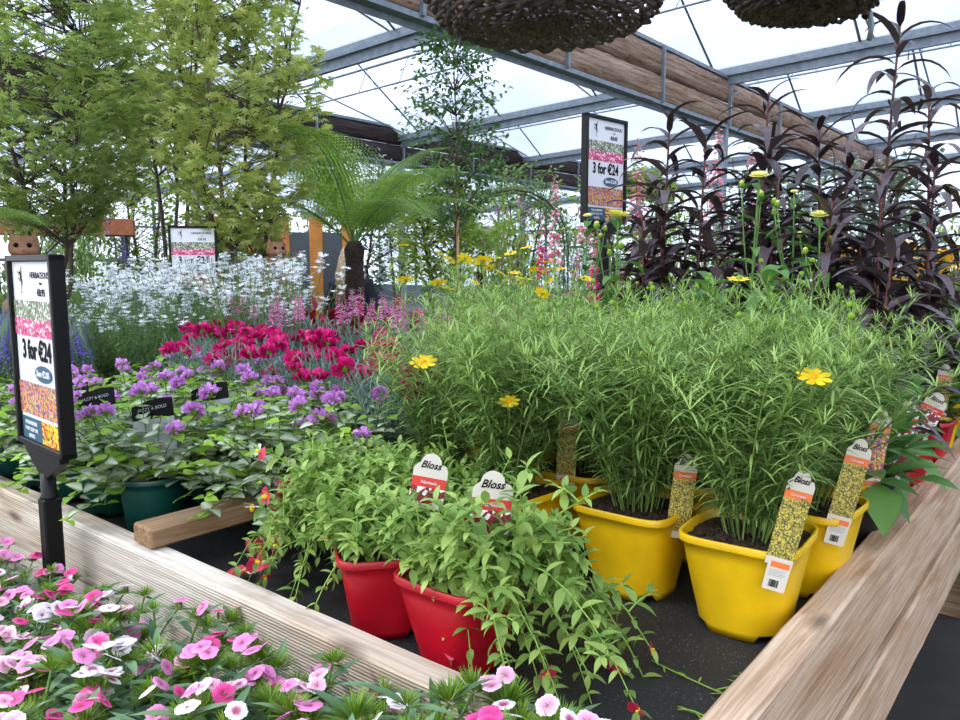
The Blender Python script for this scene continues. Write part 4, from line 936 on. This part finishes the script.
# ------------------------------------------------------------------ wicker hanging baskets
def basket(loc,label,R0,seed,hang=2.4):
    s=thing('hanging_basket',loc,label,'basket','wicker hanging baskets'); mb=MB(); nr=16; n=144; a=np.arange(n+1)*2*PI/n; K=24; r=sub(seed)
    for i in range(nr):
        t=i/(nr-1); u=t*1.35
        rad=R0*min(1,.06+.94*math.sin(min(PI/2,u*1.16))**.9); z=.10*max(0,(t-.45)/.55)**1.6
        for q in (0,1):
            ph=q*PI+(i%2)*PI/2; wob=.0045*np.sin(a*K+ph); rr=rad+wob+r.normal(0,.0012,n+1); rr[-1]=rr[0]; zz=z+wob*(.9 if t<.6 else .4)*(-1)+q*.004+.004*np.sin(a*2+r.uniform(0,6))
            tube(mb,np.stack([rr*np.cos(a),rr*np.sin(a),zz],1),.0037,5,0,cap=False)
    ob('weave',mb.mesh('weave',M['wicker']),s)
    mb=MB()
    for k in range(K*1):
        b=k*2*PI/K; P_=[]
        for t in np.linspace(0,1,9): u=t*1.35; P_.append((R0*(.06+.94*math.sin(min(PI/2,u*1.16))**.9-.004)*math.cos(b),R0*(.06+.94*math.sin(min(PI/2,u*1.16))**.9-.004)*math.sin(b),.10*max(0,(t-.45)/.55)**1.6+.004))
        tube(mb,P_,.003,5)
    ob('spokes',mb.mesh('spokes',M['wicker']),s)
    mb=MB()
    for q in range(3): w=.006*np.sin(a*9+q*2.1); tube(mb,np.stack([(R0+.006+w)*np.cos(a),(R0+.006+w)*np.sin(a),.118+.007*np.cos(a*9+q*2.1)],1),.0065,6,cap=False)
    ob('rim',mb.mesh('rim',M['wicker']),s)
    mb=MB(); box(mb,(0,0,.1),(R0*1.9,.012,.012)); ob('handle_bar',mb.mesh('handle_bar',M['wicker'],False),s)
    for k in range(3): b=k*2*PI/3; mb=MB(); tube(mb,[(R0*math.cos(b),R0*math.sin(b),.12),(0,0,.55)],.002,5); ob('chain',mb.mesh('chain',M['blackp']),s)
    mb=MB(); tube(mb,[(0,0,.55),(0,0,hang)],.003,5); ob('hook',mb.mesh('hook',M['blackp']),s); return s
basket((-.80,1.17,1.815),'dark wicker hanging basket at top centre, seen from below',.216,1,3.22)
basket((-.462,1.50,1.857),'dark wicker hanging basket cut off by the top right frame edge',.15,2,2.98)
mb=MB(); lathe(mb,[(.003,-.045),(.008,-.04),(.007,-.02),(.014,-.012),(.019,0),(.017,.012),(.009,.02),(.009,.035)],14)
s=thing('sprinkler',(-.41,1.69,1.915),'small black sprinkler nozzle hanging above the tallest dark stem','sprinkler'); ob('nozzle',mb.mesh('nozzle',M['blackp']),s); mb=MB(); tube(mb,[(0,0,.03),(0,0,2.80)],.006,8); ob('feed_pipe',mb.mesh('feed_pipe',M['bar']),s)
mb=MB(); tube(mb,[(.006,0,-.03),(.012,0,-.06),(.008,0,-.085)],.005,8); ob('drip_weight',mb.mesh('drip_weight',M['steel']),s)

# ------------------------------------------------------------------ trees
def palm(lobes=7,mat=0):
    ts=[]
    for k in range(lobes):
        a_=(k-(lobes-1)/2)*.62; L=1-.13*abs(k-(lobes-1)/2); ts.append(xf(blade(L,.21,3,.45,mat,'lance'),rz(a_)))
    return join(*ts)
def tree(name,loc,label,h,trunks,cz,cr,ch_,nspray,per,size,lt,lm,seed,group=None,cat='tree',potted=True,flat=.35,r0=.02,stake=False,gap=.3,barkm='tree_bark',shift=(0,0),hang=-.25):
    r=sub(seed); s=thing(name,loc,label,cat,group); wd=MB(); lf=MB(); ends=[]
    for k in range(trunks):
        az=k*2*PI/max(trunks,1)+r.uniform(0,1); o=.0 if trunks==1 else .16*h; e=np.array([o*math.cos(az)*.8+shift[0],o*math.sin(az)*.8+shift[1],h*r.uniform(.86,1)]); b=np.array([.02*math.cos(az),.02*math.sin(az),.3 if potted else 0])
        P_=bez(b,b+(e-b)*[.2,.2,.55],e,14); P_[1:-1,:2]+=r.normal(0,.012,(12,2)); tube(wd,P_,np.linspace(r0,r0*.2,14),7); ends.append(P_)
    P=[];D=[];
    for i in range(nspray):
        z=r.uniform(-1,1); a_=r.uniform(0,2*PI); q=math.sqrt(max(0,1-z*z*.85))*r.uniform(gap,1)**.6; p=np.array([q*cr*math.cos(a_)+shift[0]*.8,q*cr*math.sin(a_)+shift[1]*.8,cz+z*ch_])
        tk=ends[r.integers(len(ends))]; d=tk[:,2]-(p[2]-.35*abs(q)*cr-.1); j=int(np.argmin(abs(d))); st=tk[j]; P_=bez(st,(st+p)/2+[0,0,.08*cr],p,5)
        if i%2==0: tube(wd,P_,np.linspace(r0*.22,r0*.06,5),4,cap=False)
        else: tube(wd,P_[2:],np.linspace(r0*.12,r0*.05,3),3,cap=False)
        dr=unit(p-st+[0,0,.02]); u=np.array([-dr[1],dr[0],0])
        for k in range(per):
            t=r.uniform(-.9,.5); P.append(p+dr*t*size*2.4+u*r.normal(0,1)*size*1.1+[0,0,r.normal(0,flat*size)]); a2=r.normal(0,.9); D.append(dr*math.cos(a2)+u*math.sin(a2)+[0,0,r.normal(hang,.25)])
    place_leaves(lf,lt,np.array(P),np.array(D),np.tile([0,0,1.],(len(P),1))+r.normal(0,.3,(len(P),3)),size*r.uniform(.7,1.15,len(P)))
    ob('trunk',wd.mesh('trunk',M[barkm]),s); ob('leaves',lf.mesh('leaves',M[lm]),s)
    if potted: mb=MB(); lathe(mb,[(.13,0),(.18,.3),(.19,.3),(.19,.33),(.17,.33),(.165,.28),(.01,.29)],24); ob('pot',mb.mesh('pot',M['blackpot']),s)
    if stake: mb=MB(); tube(mb,[(.05,0,.25),(.03,0,h*.62)],.012,6); ob('stake',mb.mesh('stake',M['stake']),s)
    return s
PL=palm(); 
mg='Japanese maples'
tree('maple_tree',(-4.75,1.95,0),'green Japanese maple at the far left, behind the sale sign',3.1,3,2.40,.66,.78,500,15,.052,PL,'maple',2001,mg,shift=(.05,.0),gap=.2)
tree('maple_tree',(-3.75,2.55,0),'yellow-tinged Japanese maple right of the leftmost one, above the distant sign',3.0,4,2.4,.46,.9,430,15,.048,PL,'maple2',2002,mg,shift=(.0,.0),gap=.2)
tree('maple_tree',(-5.4,3.1,0),'tall Japanese maple behind and between the two front maples',3.9,3,3.0,.7,.85,240,15,.058,PL,'maple2',2003,mg,gap=.2)
tree('birch_tree',(-4.1,4.75,0),'slender small-leaved tree with cane stake, standing in the centre',3.25,1,2.48,.42,.72,300,10,.05,leaf(1,.55,3,.4,.1,'ovate'),'birch',2004,None,stake=True,gap=.1,r0=.018,hang=-.6)
# tree fern
def fernfrond(L,droop,lift,seed):
    r=sub(seed); mb=MB(); n=34; t=np.linspace(0,1,n); ang=lift-droop*t**1.4; x=np.cumsum(np.cos(ang))*L/n; z=np.cumsum(np.sin(ang))*L/n; P=np.stack([x,np.zeros(n),z],1); tube(mb,P,np.linspace(.006,.0012,n),4,1,cap=False)
    T=np.stack([np.cos(ang),np.zeros(n),np.sin(ang)],1); Nn=np.stack([-np.sin(ang),np.zeros(n),np.cos(ang)],1); lt=blade(1,.3,2,.2)
    P2=[];D2=[];U2=[];S2=[]
    for i in range(5,n):
        tt=i/(n-1); pl=L*.31*math.sin(PI*min(1,(tt*.95)**.8))**.8+.01
        for s_ in (-1,1):
            for off in (0,):
                d=unit(T[i]*.38+np.array([0,s_,0])-Nn[i]*.05); b=P[i]+T[i]*off*L/n; m=14
                tube(mb,[b,b+d*pl*.5-[0,0,pl*.03],b+d*pl-[0,0,pl*.13]],[.0014,.001,.0005],3,1,cap=False)
                for q in range(1,m+1):
                    u=q/m; c=b+d*pl*u-np.array([0,0,pl*.13*u*u]); w=pl*.15*(1.05-u)
                    for v_ in (-1,1): P2.append(c); D2.append(T[i]*v_+d*.35); U2.append(Nn[i]); S2.append(w+.004)
    mb.inst(lt,frame(np.array(D2),np.array(U2)),np.array(P2),np.array(S2)); return mb.mesh('frond',[M['fern'],M['greenstem']])
FR=[fernfrond(.95,1.3,1.1,3001),fernfrond(.85,1.5,.8,3002),fernfrond(.9,1.2,1.25,3003)]
def treefern(loc,label,h,n,seed,sc=1.,group='tree ferns',lift=0):
    s=thing('tree_fern',loc,label,'fern',group); r=sub(seed); mb=MB(); prof=[(.062+.006*math.sin(i*2.3),h*i/14) for i in range(15)]; prof[0]=(.09,0); prof.append((.04,h+.05)); lathe(mb,prof,18); ob('trunk',mb.mesh('trunk',M['trunkf']),s)
    for k in range(n): ob('frond',FR[k%3],s,(0,0,h),(0,r.normal(lift,.1),k*2*PI/n*1.0+r.normal(0,.15)),sc*r.uniform(.85,1.1))
    return s
treefern((-3.8,3.42,0),'tree fern with dark fibrous trunk and bright green fronds, in the centre left',1.5,11,1,1.15)
treefern((-6.2,7.7,0),'distant tree fern seen through the flowered arch',1.5,11,2,.9)
treefern((-4.2,1.2,0),'tree fern whose frond tips enter at the left frame edge',1.45,10,3,.8)

bt=[(-7.9,1.3,2.6,1.9,.75,.7),(-8.2,4.4,3.,2.0,.8,.8),(-6.6,6.0,2.9,1.9,.7,.75),(-6.6,9.2,3.1,2.0,.85,.8),(-3.9,7.2,2.7,1.8,.6,.6),(-2.9,8.3,2.6,1.8,.7,.6),(-12.4,6.2,3.2,2.1,.9,.9),(-9.6,9.6,3.2,2.1,.9,.9),(-1.6,7.0,2.5,1.7,.6,.55),(-13.,2.5,3.2,2.,1.,.9),(-5.0,5.6,2.4,1.75,.5,.5)]
bl=['behind the leftmost maple','behind the yellow-tinged maple','left of the arch','behind the arch','right of the arch','behind the pink foxgloves','far off behind the maples','far off left of the arch','behind the pale chrysanthemums','farthest left in the distance','just left of the arch foot']
for i,(x,y,h_,cz,cr_,ch_) in enumerate(bt):
    tree('nursery_tree',(x,y,0),'%s potted tree %s'%(['mid green','yellow-green','grey-green'][i%3],bl[i]),h_,2,cz,cr_,ch_,170,14,.085,leaf(1,.45,3,.4,.1,'ovate'),['hedge','hedge2','hedge3'][i%3],2100+i,'nursery trees in the distance',gap=.1,r0=.025)
# climber arch --------------------------------------------------------------
s=thing('garden_arch',(-5.45,7.35,0),'garden arch covered in small-leaved climber, in the middle distance','arch',None,(0,0,R(39)))
mb=MB()
for y in (-.2,.2):
    P_=[(-.62,y,0),(-.62,y,1.0)]+[(-.62*math.cos(a_),y,1.62+.62*math.sin(a_)) for a_ in np.linspace(0,PI,11)]+[(.62,y,1.0),(.62,y,0)]; tube(mb,P_,.012,6)
for z in np.arange(.2,1.7,.25):
    for x in(-.62,.62): tube(mb,[(x,-.2,z),(x,.2,z)],.006,4)
ob('frame',mb.mesh('frame',M['tree_bark']),s)
mb=MB(); r=sub(55); P=[]
for i in range(4200):
    u=r.uniform(-1,1); a_=u*2.6
    if abs(a_)>PI/2: x=math.copysign(.62,a_); z=1.62-(abs(a_)-PI/2)*1.5
    else: x=.62*math.sin(a_); z=1.62+.62*math.cos(a_)
    P.append((x+r.normal(0,.075),r.uniform(-.26,.26),z+r.normal(0,.075)))
P=np.array(P); place_leaves(mb,leaf(1,.5,2,.4,.1,'ovate'),P,r.normal(0,1,P.shape),None,.055*r.uniform(.6,1.2,len(P))); ob('climber',mb.mesh('climber',M['hedge']),s)

# mid-distance shrubs --------------------------------------------------------
SHR=[mound(801,900,.5,.75,'hedge',.5,.075,jit=.6,stems=True,stemmat='tree_bark'),mound(802,900,.45,.8,'hedge2',.35,.08,jit=.6,stemmat='tree_bark'),mound(803,1100,.5,.6,'hedge3',.3,.06,jit=.7,stemmat='tree_bark')]
bench2=[(-5.6,3.9),(-6.6,5.6),(-3.2,5.2),(-2.2,5.6),(-4.6,6.2),(-1.4,5.4),(-7.6,3.4),(-8.2,6.6),(-2.8,7.4),(-7.0,9.2),(-4.4,9.4),(-.4,6.),(.4,6.6),(-9.8,4.2),(-10.5,7.2),(-12,5.),(-1.2,8.4),(-12,9.),(-6.2,2.3),(-7.6,1.6),(-9.,2.2),(.3,8.6),(-3.6,11.5),(-7.5,12.5)]
kinds=['dark green','yellow-green','grey-green']
place=['left of the tree fern','behind the tree fern','behind the foxgloves','behind the dark lobelias','at the foot of the arch','behind the pale chrysanthemums','between the maples','left beyond the maples','beyond the foxgloves','beyond the arch, left','beyond the arch, right','at the right beyond the rudbeckias','at the far right beside the wall','under the left maple','far left under the roof','farthest left','beyond the dark lobelias','far beyond the fern','behind the distant sale sign','behind the leftmost maple','deep behind the leftmost maple','far right by the side wall','at the back behind the arch','at the back left of the arch']
for i,(x,y) in enumerate(bench2):
    r=sub(810+i); k=i%3; hz=.95+.0*i; d=math.hypot(x,y)
    ht=(1.4+ .06*min(d,6)-.62)
    s=thing('potted_shrub',(x,y,0),'%s shrub in a black tub %s'%(kinds[k],place[i]),'shrub','shrubs in the middle distance',(0,0,r.uniform(0,6)))
    mb=MB(); lathe(mb,[(.2,0),(.26,.42),(.28,.42),(.28,.46),(.25,.46),(.24,.4),(.01,.41)],20); ob('pot',mb.mesh('pot',M['blackpot'] if i%3 else M['terra']),s)
    zt=1.12 if d<5.5 else 1.3+.045*(d-5.5)
    sc=r.uniform(.85,1.15)
    ob('foliage',SHR[k],s,(0,0,.45),(0,0,0),(sc,sc,(zt+r.uniform(-.1,.35))/ .78))
    fm=[M['foxh'],M['lav'],M['ypetal'],M['whitep'],M['pinkp']][i%5]
    if i in (2,3,5,10,11,12,16,21): continue
    mb=MB(); n=60; z=r.uniform(.25,1,n); a_=r.uniform(0,2*PI,n); q=np.stack([.5*np.cos(a_)*np.sqrt(1-z*z),.5*np.sin(a_)*np.sqrt(1-z*z),z*zt*1.15],1); P=np.repeat(q,6,0)+r.normal(0,.02,(n*6,3)); place_leaves(mb,leaf(1,.7,2,.3,.1,'petal'),P,r.normal(0,1,P.shape),None,.03); ob('blossom',mb.mesh('blossom',fm),s,(0,0,.45))

# ------------------------------------------------------------------ background furnishings
# orange timber display panels with grey infill
s=thing('display_fence',(-6.0,4.55,0),'orange timber fence panel with grey infill, behind the tree fern','fence',None,(0,0,R(50)))
for i in range(5): mb=MB(); bbox(mb,(0,0,.92),(.12,.04,1.84),.004); ob('fence_post',mb.mesh('fence_post',M['orangew'],False),s,(-.62+.3*i,0,0))
for i in range(4): mb=MB(); box(mb,(0,0,.9),(.18,.015,1.6)); ob('infill_panel',mb.mesh('infill_panel',M['slategrey'],False),s,(-.47+.3*i,0,0))
# terracotta-coloured shelf rack under the maples
s=thing('plant_rack',(-8.6,3.0,0),'metal plant rack with rust-coloured top board, seen between the maples','rack',None,(0,0,R(60)))
mb=MB(); box(mb,(0,0,1.78),(2.6,.5,.16)); ob('top_board',mb.mesh('top_board',M['terra'],False),s)
for z in (.5,1.0,1.45): mb=MB(); box(mb,(0,0,z),(2.5,.5,.03)); ob('shelf',mb.mesh('shelf',M['benchtop'],False),s)
for x in (-1.2,0,1.2):
    for y in (-.22,.22): mb=MB(); box(mb,(x,y,.85),(.04,.04,1.7)); ob('post',mb.mesh('post',M['bar'],False),s)
# distant grey benches
for i,(x,y,rz_) in enumerate([(-6.5,6.6,.3),(-3.4,8.6,.2),(1.0,5.2,1.5)]):
    s=thing('plant_bench',(x,y,0),['grey slatted plant bench behind the tree fern trunk','grey slatted plant bench beyond the arch','grey slatted plant bench at the far right behind the rudbeckias'][i],'bench',None,(0,0,rz_))
    mb=MB(); [box(mb,(-1.2+.12*k,0,.86),(.09,1.0,.03)) for k in range(21)]; box(mb,(0,-.5,.8),(2.5,.04,.1)); box(mb,(0,.5,.8),(2.5,.04,.1)); ob('bench_top',mb.mesh('bench_top',M['benchtop'],False),s)
    for lx in (-1.15,1.15):
        for ly in (-.45,.45): mb=MB(); box(mb,(lx,ly,.4),(.05,.05,.8)); ob('leg',mb.mesh('leg',M['benchtop'],False),s)
# pale arched barrow-like white trellis hoop behind the coreopsis
# post with dark base on the floor at the right
s=thing('floor_stand',(-.02,2.75,0),'dark green panel on a thin post with round base, standing on the floor','stand',None,(0,0,R(20)))
mb=MB(); lathe(mb,[(.16,0),(.16,.015),(.12,.03),(.03,.04)],28); ob('base',mb.mesh('base',M['blackp']),s)
mb=MB(); tube(mb,[(0,0,.03),(0,0,.4)],.018,10); ob('post',mb.mesh('post',M['blackp']),s)
mb=MB(); bbox(mb,(0,0,.62),(.2,.03,.5),.004); ob('panel',mb.mesh('panel',plain('bottle_green_panel',(10,40,36),.5),False),s)

# ------------------------------------------------------------------ cat ornaments
def ell(c,r_,n=14,rot=None):
    v=[];f=[]
    for i in range(n+1):
        th=PI*i/n
        for j in range(n): ph=2*PI*j/n; v.append((math.sin(th)*math.cos(ph),math.sin(th)*math.sin(ph),math.cos(th)))
    for i in range(n):
        for j in range(n): k=(j+1)%n; f.append((i*n+j,(i+1)*n+j,(i+1)*n+k,i*n+k))
    v=np.array(v)*r_
    if rot is not None: v=v@np.asarray(rot).T
    return v+np.array(c),f
def cat(loc,rz_,label,sc=1.):
    s=thing('cat_ornament',loc,label,'ornament','ginger cat ornaments',(0,0,rz_),sc); mb=MB()
    for c,r_ in (((0,.02,.09),(.062,.07,.09)),((0,-.005,.16),(.045,.045,.06)),((0,-.02,.235),(.048,.042,.042)),((0,-.055,.222),(.022,.018,.016)),((.022,-.035,.228),(.024,.026,.022)),((-.022,-.035,.228),(.024,.026,.022)),
                 ((.028,-.045,.07),(.015,.018,.07)),((-.028,-.045,.07),(.015,.018,.07)),((.028,-.06,.012),(.018,.026,.012)),((-.028,-.06,.012),(.018,.026,.012)),((.05,.02,.035),(.03,.045,.035)),((-.05,.02,.035),(.03,.045,.035))):
        v,f=ell(c,r_); mb.add(v,f)
    for x in (-.03,.03): mb.add([(x-.018,-.02,.262),(x+.018,-.02,.262),(x,-.008,.262),(x*1.2,-.016,.3),(x,-.032,.262)],[(0,4,3),(4,1,3),(1,2,3),(2,0,3),(0,2,1,4)])
    tube(mb,[(0,.08,.03),(.05,.1,.02),(.09,.06,.02),(.095,0,.02)],[.014,.014,.013,.008],8)
    o=ob('body',mb.mesh('body',M['cat']),s); md=o.modifiers.new('r','REMESH'); md.mode='VOXEL'; md.voxel_size=.004; md.use_smooth_shade=True; sm=o.modifiers.new('s','SMOOTH'); sm.iterations=4
    for x in (-.019,.019): mb=MB(); v,f=ell((0,0,0),(.008,.005,.008),10); mb.add(v,f); ob('eye',mb.mesh('eye',M['ink']),s,(x,-.058,.243))
    mb=MB(); v,f=ell((0,0,0),(.005,.004,.004),8); mb.add(v,f); ob('nose',mb.mesh('nose',plain('pink_nose',(170,96,84))),s,(0,-.073,.227)); return s
def plinth(loc,h,label):
    s=thing('plinth',loc,label,'plinth'); mb=MB(); bbox(mb,(0,0,h/2),(.2,.2,h),.008); ob('shaft',mb.mesh('shaft',M['benchtop'],False),s); mb=MB(); bbox(mb,(0,0,h+.015),(.26,.26,.03),.005); ob('cap',mb.mesh('cap',M['benchtop'],False),s)
plinth((-3.98,1.53,0),1.12,'grey plinth under the left ginger cat ornament'); cat((-3.98,1.53,1.15),R(64),'ginger cat ornament looking out above the left sale sign',1.4)
plinth((-3.55,2.62,0),1.18,'grey plinth under the ginger cat ornament by the tree fern'); cat((-3.55,2.62,1.21),R(75),'ginger cat ornament beside the maple trunk, left of the tree fern',1.15)

# ------------------------------------------------------------------ visitor with long blonde hair, seen from behind
def skin_body(name,V,E,Rr,mat,parent,loc=(0,0,0)):
    me=bpy.data.meshes.new(name); me.from_pydata(V,E,[]); me.materials.append(mat); o=ob(name,me,parent,loc); o.modifiers.new('skin','SKIN').use_smooth_shade=True
    for i,r_ in enumerate(Rr): me.skin_vertices[0].data[i].radius=r_ if isinstance(r_,tuple) else (r_,r_)
    me.skin_vertices[0].data[0].use_root=True
    sb=o.modifiers.new('sub','SUBSURF'); sb.levels=2; sb.render_levels=2; return o
s=thing('person',(-5.42,4.83,0),'person with long blonde hair in a dark coat, seen from behind by the fern trunk','person',None,(0,0,R(-150)),.90)
V=[(0,0,.92),(0,0,1.1),(0,0,1.28),(0,0,1.42),(0,-.01,1.5),(0,-.01,1.60),(.17,0,1.36),(.24,0,1.12),(.25,-.06,.9),(-.17,0,1.36),(-.24,0,1.12),(-.25,-.06,.9),(.09,0,.85),(.1,-.01,.48),(.1,.02,.08),(.1,-.1,.04),(-.09,0,.85),(-.1,-.01,.48),(-.1,.02,.08),(-.1,-.1,.04)]
E_=[(0,1),(1,2),(2,3),(3,4),(4,5),(3,6),(6,7),(7,8),(3,9),(9,10),(10,11),(0,12),(12,13),(13,14),(14,15),(0,16),(16,17),(17,18),(18,19)]
skin_body('body',V,E_,[(.15,.11),(.13,.1),(.16,.11),(.1,.08),.05,(.075,.09),.06,.045,.035,.06,.045,.035,.085,.06,.045,.035,.085,.06,.045,.035],M['skin'],s)
skin_body('coat',[(0,0,.82),(0,0,1.1),(0,0,1.3),(0,0,1.41),(.17,0,1.37),(.245,0,1.12),(.255,-.06,.95),(-.17,0,1.37),(-.245,0,1.12),(-.255,-.06,.95)],[(0,1),(1,2),(2,3),(3,4),(4,5),(5,6),(3,7),(7,8),(8,9)],[(.2,.15),(.16,.13),(.18,.14),(.11,.1),.08,.062,.052,.08,.062,.052],M['coat'],s)
skin_body('trousers',[(0,0,.93),(.1,0,.82),(.1,-.01,.48),(.1,.02,.1),(-.1,0,.82),(-.1,-.01,.48),(-.1,.02,.1)],[(0,1),(1,2),(2,3),(0,4),(4,5),(5,6)],[(.15,.12),.1,.072,.06,.1,.072,.06],M['jeans'],s)
mb=MB(); v,f=ell((0,-.01,1.62),(.085,.1,.115),18); mb.add(v,f); 
for x in (-.03,.03): v,f=ell((x,-.1,1.63),(.012,.008,.008),8); mb.add(v,f)
v,f=ell((0,-.115,1.605),(.012,.02,.02),8); mb.add(v,f); v,f=ell((0,-.1,1.57),(.024,.01,.008),8); mb.add(v,f); ob('head',mb.mesh('head',M['skin']),s)
mb=MB(); v,f=ell((0,.015,1.645),(.1,.105,.11),18); mb.add(v,f); r=sub(66)
for i in range(150): a_=r.uniform(-.35,PI+.35); x,y=.095*math.cos(a_),.1*math.sin(a_)+.01; tube(mb,[(x*.6,y*.6,1.73),(x*1.05,y*1.1,1.63),(x*1.2+r.normal(0,.012),y*1.25+.02,1.45),(x*1.25+r.normal(0,.03),y*1.1+.045,1.2+r.uniform(-.05,.1))],[.012,.014,.014,.004],5)
ob('hair',mb.mesh('hair',M['hair']),s)

# ------------------------------------------------------------------ light
w=bpy.data.worlds.new('sky'); bpy.context.scene.world=w; w.use_nodes=True; nt=w.node_tree; nt.nodes.clear(); out=nt.nodes.new('ShaderNodeOutputWorld'); bg=nt.nodes.new('ShaderNodeBackground')
tc=nt.nodes.new('ShaderNodeTexCoord'); n=N(nt,'ShaderNodeTexNoise',Scale=2.2,Detail=5.,Distortion=.4); nt.links.new(tc.outputs['Generated'],n.inputs['Vector'])
nt.links.new(ramp(nt,n.outputs['Fac'],[(.36,(120,190,235)),(.44,(226,232,240)),(.7,(250,251,252))]),bg.inputs[0]); bg.inputs[1].default_value=2.7; nt.links.new(bg.outputs[0],out.inputs[0])
L=bpy.data.lights.new('sun','SUN'); L.energy=7.5; L.angle=R(12); L.color=(1,.97,.92); ob('sun',L,None,(0,0,20),(R(28),R(-34),0))
sc=bpy.context.scene; sc.view_settings.view_transform='Standard'; sc.view_settings.look='None'; sc.view_settings.gamma=1; sc.view_settings.exposure=.3
sc.cycles.use_denoising=True; sc.cycles.max_bounces=8; sc.cycles.transparent_max_bounces=12; sc.cycles.sample_clamp_indirect=6
